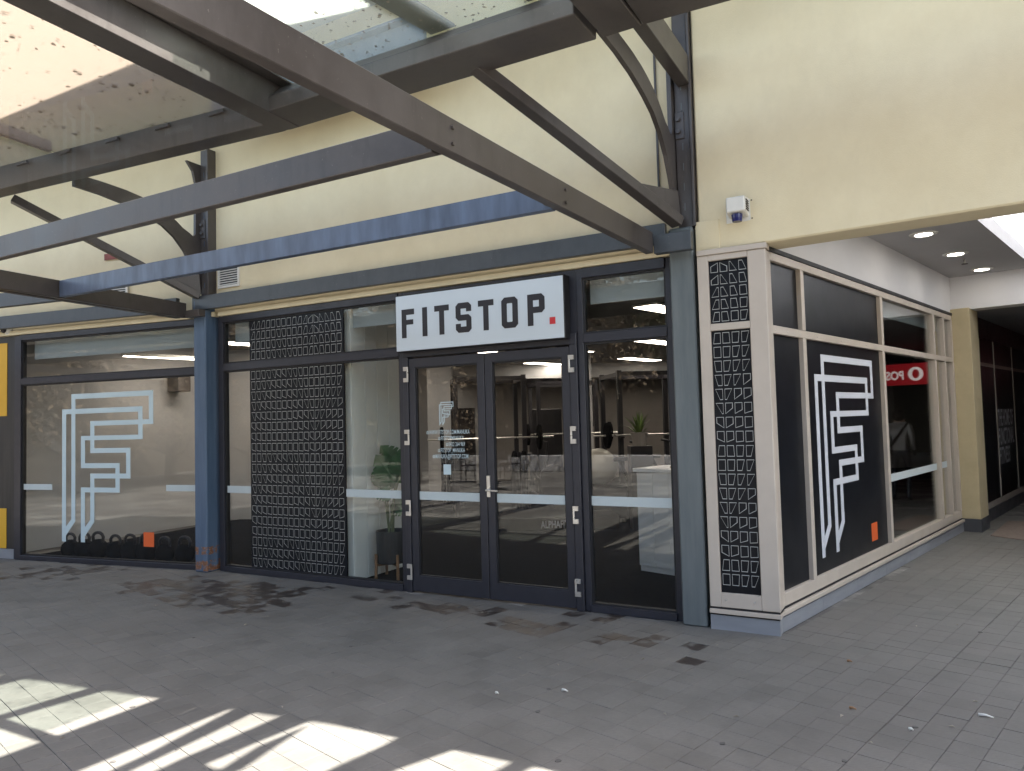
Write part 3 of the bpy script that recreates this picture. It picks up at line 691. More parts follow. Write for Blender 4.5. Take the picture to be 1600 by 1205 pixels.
# ------------------------------------------------------------------ upper glass roof
ur = thing('glass_roof', 'high glazed roof on brown steel rafters above the canopy grids', 'canopy', FA.w(-3, 2, 4.05))
MB().sect(FA, [(1.60, 4.05), (1.95, 4.05), (1.955, 4.16), (1.80, 4.30), (1.60, 4.30)], -4.38, -1.70).build('gutter_beam', M_STEEL, ur, 0.006)
MB().sect(FA, [(1.60, 4.05), (1.78, 4.05), (1.79, 4.27), (1.60, 4.27)], -4.42, -14, 0.0, 0.087*9.58).build('gutter_beam', M_STEEL, ur, 0.006)
MB().sect(FA, [(1.60, 4.05), (1.95, 4.05), (1.955, 4.16), (1.80, 4.30), (1.60, 4.30)], -1.39, 4.0, 0.01, -0.03*5.6).build('gutter_beam', M_STEEL, ur, 0.006)
for k in range(5):
    a = -4.95-k*0.62
    MB().box(FA, a-0.09, a+0.09, 1.79+0.087*(-4.42-a), 1.81+0.087*(-4.42-a), 4.225, 4.25).build('clip', M_STEEL, ur)
beam(FA, (-4.37, 1.62), (-4.05, 6.5), 0.22, 4.043, 4.29, 'rafter', M_STEEL, ur)
MB().plan(FA, [(-4.49, 1.63), (-4.16, 1.63), (-3.78, 6.5), (-4.17, 6.5)], 4.292, 4.304).build('shade_flange', M_STEEL, ur)  # added plate, overhangs to keep sun off the rafter side
beam(FA, (-1.52, 1.62), (-1.62, 5.5), 0.25, 4.040, 4.22, 'rafter', M_STEEL, ur)
beam(FA, (-1.57, 0.06), (-1.57, 1.60), 0.10, 4.32, 4.55, 'rafter', M_STEEL, ur)
beam(FA, (-7.25, 1.9), (-6.6, 6.5), 0.06, 4.36, 4.46, 'rafter', M_STEEL, ur)
def pane_z(F, pts, z, name, m_): return MB().plan(F, pts, z, z+0.012).build(name, m_, ur)
pane_z(FA, [(-7.2, 1.62), (-4.45, 1.62), (-4.22, 3.9), (-6.95, 3.9)], 4.335, 'glass_pane', M_ROOFGLASS)
pane_z(FA, [(-10.2, 1.9), (-7.24, 1.62), (-6.98, 3.9), (-9.8, 3.9)], 4.335, 'glass_pane', M_ROOFGLASS)
pane_z(FA, [(-4.28, 1.62), (-1.72, 1.62), (-1.72, 2.76), (-4.22, 2.76)], 4.335, 'glass_pane', M_ROOFGREEN)
# added bars above the view, outlined to throw the shadow bands on the paving
ZB = 4.36; SH = 0.60*ZB; KO = 0.20*ZB
MB().plan(FA, [(-1.17, 1.25), (-1.00, 1.25), (-1.16, 6.0), (-1.34, 6.0)], 4.36, 4.38).build('shadow_bar', M_STEEL, ur)  # added blocker, shades the side of the low canopy rafter
def bars(lst):
    for pts in lst:
        MB().plan(FA, [(s+SH, d-KO) for s, d in pts], ZB, ZB+0.02).build('shadow_bar', M_STEEL, ur)
bars([[(-3.66, 2.5), (-3.48, 2.5), (-3.44, 3.27), (-3.42, 5), (-3.5, 5), (-3.53, 3.46), (-3.58, 3.07)],
      [(-5.50, 2.6), (-5.30, 2.6), (-5.43, 3.6), (-5.6, 3.9), (-5.7, 3.9)],
      [(-4.73, 2.6), (-4.57, 2.6), (-4.73, 3.62), (-4.90, 5.0), (-5.0, 5.0), (-4.82, 3.55)],
      [(-3.24, 2.4), (-3.05, 2.4), (-3.08, 2.83), (-3.13, 3.14), (-3.16, 3.4), (-3.05, 3.42), (-3.10, 5), (-3.34, 5), (-3.32, 3.4)],
      [(-3.035, 2.84), (-2.99, 3.14), (-2.95, 3.36), (-2.98, 3.46), (-3.16, 3.44), (-3.04, 3.40), (-3.08, 3.14)],
      [(-2.47, 2.4), (-2.00, 2.4), (-2.27, 3.04), (-2.6, 4.5), (-2.85, 4.5), (-2.56, 3.19), (-2.49, 2.84)],
      [(-1.74, 2.4), (-1.60, 2.4), (-1.71, 2.77), (-2.2, 4.2), (-2.45, 4.2), (-1.83, 2.83)]])
# stub beam seen through the glass
p0 = FA.inv(fl(478, 90, 5.2)); p1 = FA.inv(fl(664, 40, 5.2))
sb = MB(); sb.box(FA, p0[0]-1.5, p1[0], p1[1]-0.02, p1[1]+0.02, 5.0, 5.26); sb.box(FA, p0[0]-1.5, p1[0], p1[1]-0.10, p1[1]+0.10, 4.97, 4.998); sb.box(FA, p0[0]-1.5, p1[0], p1[1]-0.10, p1[1]+0.10, 5.262, 5.29)
sb.build('stub_beam', M_PURLIN, ur)

# ------------------------------------------------------------------ corner window and side shopfront
sf = thing('side_shopfront', 'beige framed corner shopfront with black panels and white letter logo along the arcade', 'shopfront', FB.w(0, 0, 0))
OA = 0.116
# face towards the court (plane OA in front of A)
def abar(a0, a1, z0, z1, d0=0.0, d1=OA, **k): return bar(FA, a0, a1, z0, z1, sf, d0=d0, d1=d1, material=M_BEIGE, **k)
abar(-1.505, -1.42, 0.175, 2.90, name='mullion'); abar(-1.12, -0.985, 0.175, 2.90, d0=-0.09, d1=OA+0.004, name='corner_post', bevel=0.006)
abar(-1.42, -1.12, 0.176, 0.285, name='frame'); abar(-1.42, -1.12, 2.305, 2.36, name='frame'); abar(-1.42, -1.12, 2.855, 2.90, name='frame')
abar(-1.505, -0.975, 2.902, 2.945, d1=OA+0.012, name='head_trim')
MB().box(FA, -1.42, -1.12, 0.06, 0.092, 0.285, 2.305).build('film_panel', M_BLACKFILM, sf); MB().box(FA, -1.42, -1.12, 0.06, 0.092, 2.36, 2.855).build('film_panel', M_BLACKFILM, sf)
C5 = [1.3, 1.1, 0.9, 0.6, 0.3]
trap_pattern('lattice_print', FA, -1.412, -1.08+0.0, 0.33, 2.30, 5, 18, [0.45, .2, -.05, -.3, -.5], 0.0945, sf, apex=-1) if False else None
trap_pattern('lattice_print', FA, -1.414, -1.126, 2.365, 2.85, 4, 5, [1.35, 1.2, 0.95, 0.6], 0.0945, sf, apex=0.5)
trap_pattern('lattice_print', FA, -1.414, -1.126, 0.33, 2.30, 4, 18, [0.25, 0.1, -0.2, -0.45], 0.0945, sf, apex=0.5)
MB().box(FA, -1.507, -0.98, -0.05, OA+0.018, 0.128, 0.160).build('sill', M_BEIGE, sf, 0.003); MB().box(FA, -1.507, -0.99, -0.05, OA-0.004, 0.160, 0.175).build('shadow_gap', M_DARK, sf)
MB().box(FA, -1.507, -0.995, -0.05, OA-0.006, 0.0, 0.112).build('plinth', M_PLINTH, sf); MB().box(FA, -1.507, -1.0, -0.05, OA-0.016, 0.112, 0.128).build('shadow_gap', M_DARK, sf)
# face along the arcade
BEND = 5.93; bC = -0.075
def bbar(a0, a1, z0, z1, d0=-0.07, d1=0.0, **k): return bar(FB, a0, a1, z0, z1, sf, d0=d0, d1=d1, material=M_BEIGE, **k)
bbar(0.0, BEND, 0.178, 0.275, name='frame'); bbar(0.0, BEND, 2.27, 2.335, name='frame'); bbar(0.0, BEND, 2.845, 2.91, name='frame')
for m0, m1 in ((0.665, 0.735), (2.80, 2.875), (4.93, 5.00), (5.44, 5.49), (5.85, 5.93)):
    for z0, z1 in ((0.275, 2.27), (2.335, 2.845)): bbar(m0, m1, z0, z1, d1=0.004, name='mullion')
MB().box(FB, bC, BEND, -0.09, 0.03, 0.128, 0.160).build('sill', M_BEIGE, sf, 0.003); MB().box(FB, bC+0.02, BEND, -0.09, 0.0, 0.160, 0.177).build('shadow_gap', M_DARK, sf)
k0 = -0.03
for k in range(7):
    MB().box(FB, k0+k*0.855, min(k0+k*0.855+0.852, BEND), -0.09, 0.012, 0.0, 0.112).build('plinth_tile', M_PLINTH, sf, 0.0015)
MB().box(FB, bC+0.03, BEND, -0.09, 0.004, 0.112, 0.128).build('shadow_gap', M_DARK, sf)
MB().box(FB, -0.02, BEND, -0.07, 0.01, 2.912, 2.945).build('head_trim', M_DARK, sf)
for a0, a1 in ((0.0, 0.665), (0.735, 2.80)):
    for z0, z1 in ((0.275, 2.27), (2.335, 2.845)): MB().box(FB, a0, a1, -0.055, -0.035, z0, z1).build('film_panel', M_BLACKFILM, sf)
for a0, a1 in ((2.875, 4.93), (5.00, 5.44), (5.49, 5.85)):
    for z0, z1 in ((0.275, 2.27), (2.335, 2.845)): pane(FB, a0, a1, z0, z1, sf, d=-0.045, material=M_GLASSB)
logo('letter_logo', FB, 0.97, 0.40, 1.58/1.535, 1.76/1.884, -0.0345, M_DECALW, sf)
MB().box(FB, 2.29, 2.47, -0.0345, -0.033, 0.36, 0.535).build('orange_tag', M_ORANGE, sf)
MB().box(FB, 2.88, 5.43, -0.0395, -0.0382, 0.89, 0.97).build('safety_strip', M_STRIP, sf) if False else None
MB().box(FB, 2.88, 4.925, -0.0395, -0.0382, 0.89, 0.97).build('safety_strip', M_STRIP, sf); MB().box(FB, 5.005, 5.435, -0.0395, -0.0382, 0.89, 0.97).build('safety_strip', M_STRIP, sf)
MB().box(FB, 2.90, 5.84, -0.16, -0.152, 2.70, 2.93).build('roller_blind', M_BLIND, sf)
for q in (0.12, 0.36, 0.62, 1.0, 1.6, 2.3): MB().lathe(FB.w(q, 0.0005, 2.30), [(0.006, 0), (0.006, 0.002)], 8, axis=(0.735, -0.678, 0)).build('rivet', M_SILVER, sf)
for q in (-1.38, -1.17): MB().lathe(FA.w(q, OA+0.0005, 0.232), [(0.007, 0), (0.007, 0.002)], 8, axis=(AN[0], AN[1], 0)).build('rivet', M_SILVER, sf)
# yellow pillar
pl = thing('pillar', 'square yellow-cream pillar at the far end of the beige shopfront', 'pillar', FB.w(6.2, 0, 0))
MB().box(FB, 5.94, 6.44, -0.25, 0.215, 0.17, 3.0).build('shaft', M_CREAM2, pl, 0.008); MB().box(FB, 5.937, 6.447, -0.25, 0.224, 0.0, 0.168).build('base_tile', M_PLINTHD, pl, 0.003)
# arcade ceiling, bulkheads, skylight
bk = MB(); bk.box(FB, -0.05, 6.0, -0.30, -0.012, 2.948, 3.44); struct(bk.build('bulkhead_wall', M_WHITE))
bk = MB(); bk.box(FB, 6.0, 6.3, -0.012, 8.0, 2.985, 3.44); struct(bk.build('bulkhead_wall', M_WHITE))
cc = MB(); cc.plan(FB, [(0.12, -0.3), (6.3, -0.3), (6.3, 0.94), (0.30, 0.94)], 3.44, 3.60); struct(cc.build('arcade_ceiling', M_ARCEIL))
cc = MB(); cc.plan(FB, [(0.75, 3.6), (6.3, 3.6), (6.3, 14), (2.2, 14)], 3.44, 3.60); struct(cc.build('arcade_ceiling', M_ARCEIL))
cc = MB(); cc.plan(FB, [(5.7, 0.942), (6.3, 0.942), (6.3, 3.598), (5.7, 3.598)], 3.44, 3.60); struct(cc.build('arcade_ceiling', M_ARCEIL))
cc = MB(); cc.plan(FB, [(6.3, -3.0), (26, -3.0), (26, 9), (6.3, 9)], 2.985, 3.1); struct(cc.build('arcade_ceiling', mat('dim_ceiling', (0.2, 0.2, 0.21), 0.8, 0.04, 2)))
M_SKY = dirty_glass('opal_skylight', (0.9, 0.92, 0.95), (0.85, 0.87, 0.9), 14.0, 0.5, 0.9)
cc = MB(); cc.plan(FB, [(0.32, 0.91), (5.73, 0.91), (5.73, 3.63), (0.75, 3.63)], 3.62, 3.635)
t = thing('skylight', 'bright white opal skylight panel in the arcade ceiling at far right', 'skylight', FB.w(3, 3, 3.62)); cc.build('opal_pane', M_SKY, t)
for k, (x, y) in enumerate(((1443, 365), (1493, 396), (1534, 420))):
    p = fl(x, y, 3.44)
    t = thing('downlight', ['round lit ceiling downlight nearest the cream lintel', 'middle round lit downlight of the arcade ceiling row', 'small round lit downlight farthest down the arcade'][k], 'light', tuple(p), 'arcade ceiling downlights')
    MB().lathe(p-np.array([0, 0, 0.002]), [(0.085, -0.012), (0.125, -0.010), (0.135, 0.0)], 28).build('trim_ring', M_PLASTIC, t, smooth=False)
    MB().lathe(p-np.array([0, 0, 0.006]), [(0.082, -0.010), (0.082, -0.004)], 28).build('lens', M_DOWN, t)
p = fl(1507, 404, 3.44)
t = thing('sprinkler_head', 'tiny dark sprinkler head on the arcade ceiling by the middle downlight', 'sprinkler', tuple(p))
MB().tube([p, p-np.array([0, 0, 0.06])], 0.012, 8).build('stem', M_SILVER, t); MB().lathe(p-np.array([0, 0, 0.07]), [(0.035, 0), (0.035, 0.006)], 12).build('deflector', M_STEEL, t)
# far recessed shopfront
g0 = fl(1547, 814); dvec = BD; FF = Fr(g0[:2], BD, FB.n)
fs = thing('far_shopfront', 'dim black panelled shopfront lettered THE HOME OF FUNCTIONAL FITNESS beyond the pillar', 'shopfront', FF.w(0, 0, 0))
MB().box(FF, -0.38, 12, -0.1, 0.02, 0.0, 0.17).build('plinth', M_PLINTHD, fs)
for z0, z1 in ((0.17, 0.26), (2.27, 2.32), (2.68, 2.98)): MB().box(FF, -0.38, 12, -0.08, 0.0, z0, z1).build('frame', mat('grey_beige_frame', (0.33, 0.29, 0.26), 0.5, 0.05, 3) if z0 < 2.6 else M_DARK, fs)
for a in (-0.30, 0.95, 2.52, 4.2, 6.0, 8.0): MB().box(FF, a, a+0.05, -0.08, 0.004, 0.26, 2.68).build('mullion', MATS['grey_beige_frame'], fs)
for a, c_ in zip((-0.38, -0.25, 1.0, 2.57, 4.25, 6.05), (-0.30, 0.95, 2.52, 4.2, 6.0, 8.0)): MB().box(FF, a, c_, -0.03, -0.006, 0.26, 2.68).build('film_panel', M_BLACKFILM, fs)
for k, tx in enumerate(('THE HOME OF', 'FUNCTIONAL', 'FITNESS')):
    me = text_mesh(tx, 0.37, 0.50, 0.015); kx_ = 1.30/max(v.co.x for v in me.vertices)*(1.0, 1.0, 0.66)[k]
    for v in me.vertices: v.co.x *= kx_
    put_text('lettering', me, FF, 1.04, -0.003, 1.36-k*0.30, M_DECALW, fs)
# door mat tone strip on the far floor
q = [fl(1548, 838), fl(1620, 848), fl(1640, 818), fl(1575, 815)]
tag(MB().prism([(a, b_, 0.004) for a, b_, _ in q], [(a, b_, 0.012) for a, b_, _ in q]).build('door_mat', mat('tan_mat', (0.22, 0.17, 0.14), 0.9, 0.15, 30)), 'pale tan mat on the arcade floor beyond the pillar', 'mat')
# opposite side of the arcade, with the red sign whose mirror image shows in the side glass
ow = thing('opposite_shop_wall', 'dark shop wall on the far side of the arcade', 'wall', FB.w(4, 6.2, 0))
MB().box(FB, 1.6, 26, 6.2, 6.5, 0, 3.44).build('wall_panel', mat('dim_wall', (0.05, 0.048, 0.046), 0.7, 0.1, 2), ow)
MB().box(FB, 26, 26.3, -3, 6.5, 0, 3.44).build('wall_panel', MATS['dim_wall'], ow)
def mirror_pt(x, y, off):
    d = ray(x, y); n = np.array([*FB.n, 0]); o = np.array([*FB.o, 0]) - n*off
    t = ((o-np.array([0, 0, EYE]))@n)/(d@n); p = np.array([0, 0, EYE])+d*t
    e = (p-np.array([*FB.o, 0]))@n; return p-2*e*n
zt = mirror_pt(1415, 571, 2.1)[2]; zb = mirror_pt(1415, 597, 2.1)[2]; H_ = zt-zb
FR = Fr(FB.w(12, 1.66, 0), FB.n, -BD)          # hangs across the arcade, facing the court
ps = thing('post_sign', 'red illuminated hanging shop sign lettered POST, mirrored in the arcade side glass', 'sign', FR.w(0.5, 0, 2.5))
MB().box(FR, 0.0, 1.9, -0.16, 0.0, zb-0.05, zt+0.05).build('sign_box', emis('red_sign_lit', (0.60, 0.02, 0.03), 0.07), ps)
wl_ = emis('white_sign_lit', (0.95, 0.85, 0.82), 0.14)
for k in (0.3, 1.6): MB().tube([FR.w(k, -0.08, zt+0.05), FR.w(k, -0.08, 2.985)], 0.015, 6).build('hanger', M_STEEL, ps)
me = text_mesh('POST', H_*0.72, 0.80, 0.03); put_text('lettering', me, FR, 0.47, 0.003, zb+H_*0.2, wl_, ps)
MB().ring(FR, [(0.24+math.cos(k*math.pi/8)*H_*0.42, zb+H_/2+math.sin(k*math.pi/8)*H_*0.42) for k in range(16)], [(0.24+math.cos(k*math.pi/8)*H_*0.2, zb+H_/2+math.sin(k*math.pi/8)*H_*0.28) for k in range(16)], 0.001, 0.004).build('emblem', wl_, ps)

# ------------------------------------------------------------------ small fixtures
sx = thing('siren_box', 'white alarm siren box with blue strobe on the cream lintel wall', 'alarm', FA.w(-1.18, 0.08, 3.22))
# box projects from the wall
MB().box(FA, -1.27, -1.065, 0.078, 0.088, 3.135, 3.305).build('back_plate', M_PLASTIC, sx, 0.003)
b = MB(); b.hexa([FA.w(-1.245, 0.088, 3.165), FA.w(-1.095, 0.088, 3.165), FA.w(-1.10, 0.225, 3.185), FA.w(-1.24, 0.225, 3.185), FA.w(-1.245, 0.088, 3.315), FA.w(-1.095, 0.088, 3.315), FA.w(-1.10, 0.225, 3.30), FA.w(-1.24, 0.225, 3.30)])
b.build('body', M_PLASTIC, sx, 0.008)
for k in range(5): MB().box(FA, -1.0975, -1.092, 0.11, 0.195, 3.20+k*0.018, 3.208+k*0.018).build('grille_slot', M_DARK, sx)
MB().lathe(FA.w(-1.17, 0.175, 3.172), [(0.036, -0.055), (0.04, -0.03), (0.042, 0.0)], 18, axis=(0, 0, 1)).build('strobe', M_BLUEL, sx)
for q in ((-1.075, 3.15), (-1.075, 3.29)): MB().lathe(FA.w(q[0], 0.088, q[1]), [(0.006, 0), (0.006, 0.003)], 8, axis=(AN[0], AN[1], 0)).build('screw', M_STEEL, sx)
cp = FL.w(-9.73, 0.04, 3.03)
cm = thing('security_camera', 'small dome security camera on the cream strip at far left', 'camera', cp)
MB().lathe(FL.w(-9.73, 0.002, 3.03), [(0.055, 0), (0.055, 0.035), (0.04, 0.05)], 18, axis=(FL.n[0], FL.n[1], 0)).build('housing', M_PLASTIC, cm)
MB().ball(FL.w(-9.76, 0.06, 3.03), 0.036, 2).build('dome', M_BLUEL if False else M_INK, cm, smooth=True)
yp = thing('poster_board', 'black board with yellow panels at the far left edge', 'poster', FL.w(-10.2, 0.0, 0))
MB().box(FL, -12.5, -9.625, -0.12, -0.01, 0.13, 2.95).build('board', M_BLACKBOARD, yp); MB().box(FL, -12.5, -9.625, -0.12, -0.004, 0.0, 0.128).build('plinth', M_PLINTH, yp)
MB().box(FL, -12.5, -9.785, -0.01, -0.004, 1.89, 2.87).build('yellow_panel', M_YELLOW, yp); MB().box(FL, -12.5, -9.785, -0.01, -0.004, 0.135, 0.66).build('yellow_panel', M_YELLOW, yp)
me = text_mesh('C', 0.62, 0.7, 0.03); put_text('lettering', me, FL, -10.25, -0.003, 1.30, M_DECALW, yp)

# ------------------------------------------------------------------ interior
def iw(p): return (p[0], p[1])
inn = [FL.w(-9.6, -0.08, 0)[:2], FL.w(-6.5, -0.08, 0)[:2], FA.w(-7.1, -0.08, 0)[:2], FA.w(-1.3, -0.08, 0)[:2], FB.w(0.2, -0.1, 0)[:2], FB.w(6.2, -0.1, 0)[:2], (14, 24), (-14, 24), FA.w(-11.0, -6, 0)[:2]]
fi = MB(); fi.prism([(x, y, -0.003) for x, y in inn], [(x, y, 0.008) for x, y in inn]); struct(fi.build('shop_floor', M_RUBBER))
inn2 = inn[1:8]+[FA.w(-13, -10, 0)[:2], FL.w(-13, -0.1, 0)[:2]]
cs = MB(); cs.prism([(x, y, 3.06) for x, y in inn2], [(x, y, 3.2) for x, y in inn2]); struct(cs.build('shop_ceiling', M_CEIL))
# side wall of the gym, left
s0 = -11.0
ws = MB(); ws.plan(FA, [(s0-0.2, 0.3), (s0, 0.3), (s0, -3.3), (s0+0.6, -3.5), (s0+0.6, -16), (s0-0.2, -16)], 0, 3.06); struct(ws.build('interior_wall', M_GREYW))
bw = MB(); bw.plan(WX, [(-16, -19.0), (16, -21.5), (16, -21.8), (-16, -19.3)], 0, 3.06); struct(bw.build('interior_wall', M_TAUPE))
hb = MB(); hb.plan(WX, [(-6.5, -18.2), (9, -19.4), (9, -19.7), (-6.5, -18.5)], 2.7, 3.06); struct(hb.build('interior_bulkhead', M_GREYW))
# panels on the back wall with recessed joints
FW = Fr((-16, 19.0), np.array([32, 2.5])/np.hypot(32, 2.5), np.array([2.5, -32])/np.hypot(32, 2.5))
wp = thing('wall_lining', 'taupe board panels lining the back wall of the gym', 'wall panels', FW.w(14, 0, 0))
for i in range(14):
    for j in range(2): MB().box(FW, 8.5+i*1.22, 8.5+i*1.22+1.205, 0.0, 0.018, 0.02+j*1.22, 1.225+j*1.22).build('panel', M_TAUPE, wp, 0.002)
for x, wdt in ((690, 0.55), (915, 0.42)):
    p = fl(x, 775 if x < 800 else 772)
    t = MB().box(WX, p[0]-wdt/2, p[0]+wdt/2, -p[1], -p[1]-0.5, 0.008, 3.06).build('interior_column', M_GREYW)
    tag(t, 'plain pale column inside the gym behind the left door leaf' if x < 800 else 'plain pale column inside the gym behind the right window', 'column')
lights = [((1.57, 9.29), 1.3), ((2.09, 13.25), 1.35), ((2.51, 17.36), 1.4), ((-0.95, 10.6), 1.3), ((-1.0, 14.5), 1.3), ((0.3, 18.0), 1.3), ((-3.5, 11.0), 1.3), ((5.0, 13.0), 1.3), ((5.3, 17.0), 1.3), ((-3.6, 15.0), 1.3), ((-6.0, 14.0), 1.3), ((-3.0, 18.0), 1.3), ((0.6, 14.6), 1.3), ((-5.2, 11.6), 1.3)]
llab = ['ceiling light strip nearest the grey column window', 'second ceiling light strip seen in the right window', 'third ceiling light strip deep behind the right window', 'ceiling light strip behind the left door leaf', 'ceiling light strip above the gym racks behind the doors', 'far ceiling light strip over the back wall of the gym', 'ceiling light strip near the lattice film window', 'ceiling light strip behind the side arcade glass', 'far ceiling light strip behind the side arcade glass', 'ceiling light strip behind the lattice film', 'ceiling light strip over the grey side wall of the gym', 'ceiling light strip deep behind the lattice film', 'ceiling light strip right of the white nib, deep in the gym', 'added fill light strip nearest the kettlebell window']  # last strip is added to brighten the left window bay
def light_panel(x, y, L, lab, ang=BD, wdt=0.33):
    F_ = Fr((x, y), ang, (ang[1], -ang[0]))
    t = thing('ceiling_light', 'long warm '+lab, 'light', (x, y, 3.06), 'gym ceiling lights')
    MB().box(F_, -0.02, L+0.02, -0.02, wdt+0.02, 3.035, 3.06).build('housing', M_PLASTIC, t); MB().box(F_, 0, L, 0, wdt, 3.028, 3.0345).build('diffuser', M_LAMP, t)
for ((x, y), L), lab in zip(lights, llab): light_panel(x, y, L, lab)
p = fl(192, 557, 2.78); q = fl(318, 563, 2.78); v_ = (q-p)[:2]; L_ = float(np.linalg.norm(v_)); v_ /= L_
F_ = Fr(p[:2], v_, (v_[1], -v_[0])); t = thing('ceiling_light', 'long thin warm light strip hung across the kettlebell window', 'light', (p[0], p[1], 2.78), 'gym ceiling lights')
MB().box(F_, -0.01, L_, 0, 0.09, 2.784, 2.83).build('housing', M_PLASTIC, t); MB().box(F_, 0, L_-0.01, 0.005, 0.085, 2.775, 2.7835).build('diffuser', M_LAMP, t)
for k in (0.15, 0.85): MB().tube([F_.w(L_*k, 0.045, 2.83), F_.w(L_*k, 0.045, 3.06)], 0.006, 6).build('hanger', M_STEEL, t)
# panelled nib beside the lattice film
nb = thing('panelled_nib', 'white grooved wall nib just inside the glass beside the lattice film', 'wall', FA.w(-5.3, -0.3, 0))
MB().box(FA, -5.95, -5.31, -0.95, -0.12, 0.008, 3.06).build('core', M_DARK, nb)
c0_, c1_ = fl(543, 901), fl(573, 887); 
for k in range(4):
    MB().box(FA, -5.308, -5.285, -0.14-0.2*k-0.194, -0.14-0.2*k, 0.008, 3.05).build('panel', M_WHITEP, nb, 0.002)
MB().box(FA, -5.95, -5.285, -0.138, -0.115, 0.008, 3.05).build('panel', M_WHITEP, nb, 0.002)
# monstera on a stand
pm = fl(613, 903); pm[2] = 0.008
mo = thing('monstera_plant', 'broad-leaved plant in black pot on wooden stand inside the glass', 'plant', tuple(pm))
MB().lathe(pm+np.array([0, 0, 0.16]), [(0.155, 0), (0.16, 0.02), (0.165, 0.34), (0.16, 0.34), (0.15, 0.33), (0.145, 0.30)], 28).build('pot', M_POT, mo, smooth=False)
for k in range(4):
    a = k*math.pi/2+0.5; MB().tube([pm+np.array([math.cos(a)*0.18, math.sin(a)*0.18, 0]), pm+np.array([math.cos(a)*0.175, math.sin(a)*0.175, 0.26])], 0.016, 8).build('stand_leg', M_WOOD, mo)
for a in (0.5, 0.5+math.pi/2):
    MB().tube([pm+np.array([math.cos(a)*0.175, math.sin(a)*0.175, 0.145]), pm-np.array([math.cos(a)*0.175, math.sin(a)*0.175, -0.145])], 0.012, 8).build('stand_rail', M_WOOD, mo)
def monstera_leaf(tip, base, width, nrm):
    tip = Vector(tip); base = Vector(base); ax = tip-base; L = ax.length; ax.normalize(); n = Vector(nrm); n = (n-ax*n.dot(ax)).normalized(); sd = ax.cross(n)
    prof = [(-0.12, 0.28), (-0.05, 0.62), (0.1, 0.9), (0.28, 1.0), (0.36, 0.97), (0.38, 0.62), (0.42, 0.96), (0.52, 0.86), (0.54, 0.52), (0.58, 0.82), (0.70, 0.64), (0.72, 0.38), (0.76, 0.56), (0.88, 0.3), (1.0, 0.0)]
    b = MB(); c = []; l = []; r = []
    for u, w in prof:
        bend = -0.16*L*u*u; m_ = base+ax*(max(u, 0)*L)+n*bend; e = base+ax*(u*L)+n*(bend-0.10*w*width)
        c.append(b.b.verts.new(m_)); l.append(b.b.verts.new(e+sd*w*width/2)); r.append(b.b.verts.new(e-sd*w*width/2))
    for i in range(len(prof)-1):
        for s_ in (l, r):
            try: b.b.faces.new((c[i], c[i+1], s_[i+1], s_[i]))
            except ValueError: pass
    return b
vdir = np.array([-0.15, -0.95, 0.25])
for (x, y, wx, sc_) in ((607, 735, 0.34, 0.34), (596, 745, 0.26, 0.26), (622, 728, 0.25, 0.26), (598, 768, 0.2, 0.24), (622, 790, 0.22, 0.22), (612, 712, .26, .22)):
    d_ = ray(x, y); t_ = (pm[1]-0.03+random.uniform(-0.12, 0.12))/d_[1]; c_ = np.array([0, 0, EYE])+d_*t_
    dx = random.uniform(-0.5, 0.5)
    tip = c_+np.array([dx*sc_, -0.08, 0.45*sc_ if y < 750 else -0.3*sc_]); bs = c_-np.array([dx*sc_*0.6, -0.06, 0.42*sc_ if y < 750 else -0.1*sc_])
    MB().tube([pm+np.array([random.uniform(-.03, .03), random.uniform(-.03, .03), 0.46]), (pm+np.array([0, 0, 0.75])+bs)/2, bs], 0.011, 6).build('stem', M_STEMG, mo)
    monstera_leaf(tip, bs, wx, vdir).build('leaf', M_LEAF, mo, recalc=False)
# reception counter
k0_, k1_ = fl(1000, 893), fl(1057, 902)
ct = thing('reception_counter', 'white panelled reception counter inside the right window', 'counter', (k0_[0], k0_[1], 0))
vv = (k1_-k0_)[:2]; vv /= np.linalg.norm(vv); FC = Fr(k0_[:2], vv, (vv[1], -vv[0]))
for k in range(6): MB().box(FC, k*0.2+0.001, k*0.2+0.198, -0.02, 0.0, 0.07, 1.06).build('front_panel', M_COUNTER, ct)
MB().box(FC, 0.0, 1.2, -0.55, -0.022, 0.008, 1.06).build('carcass', M_COUNTER, ct); MB().box(FC, -0.03, 1.25, -0.58, 0.03, 1.062, 1.10).build('counter_top', M_COUNTER, ct, 0.003)
bk_ = tag(MB().box(FC, 0.32, 0.62, -0.4, -0.15, 1.102, 1.118).build('folder', mat('tan_card', (0.42, 0.25, 0.15), 0.6, 0.1, 6), None, 0.003), 'tan folder lying on the white reception counter', 'folder')
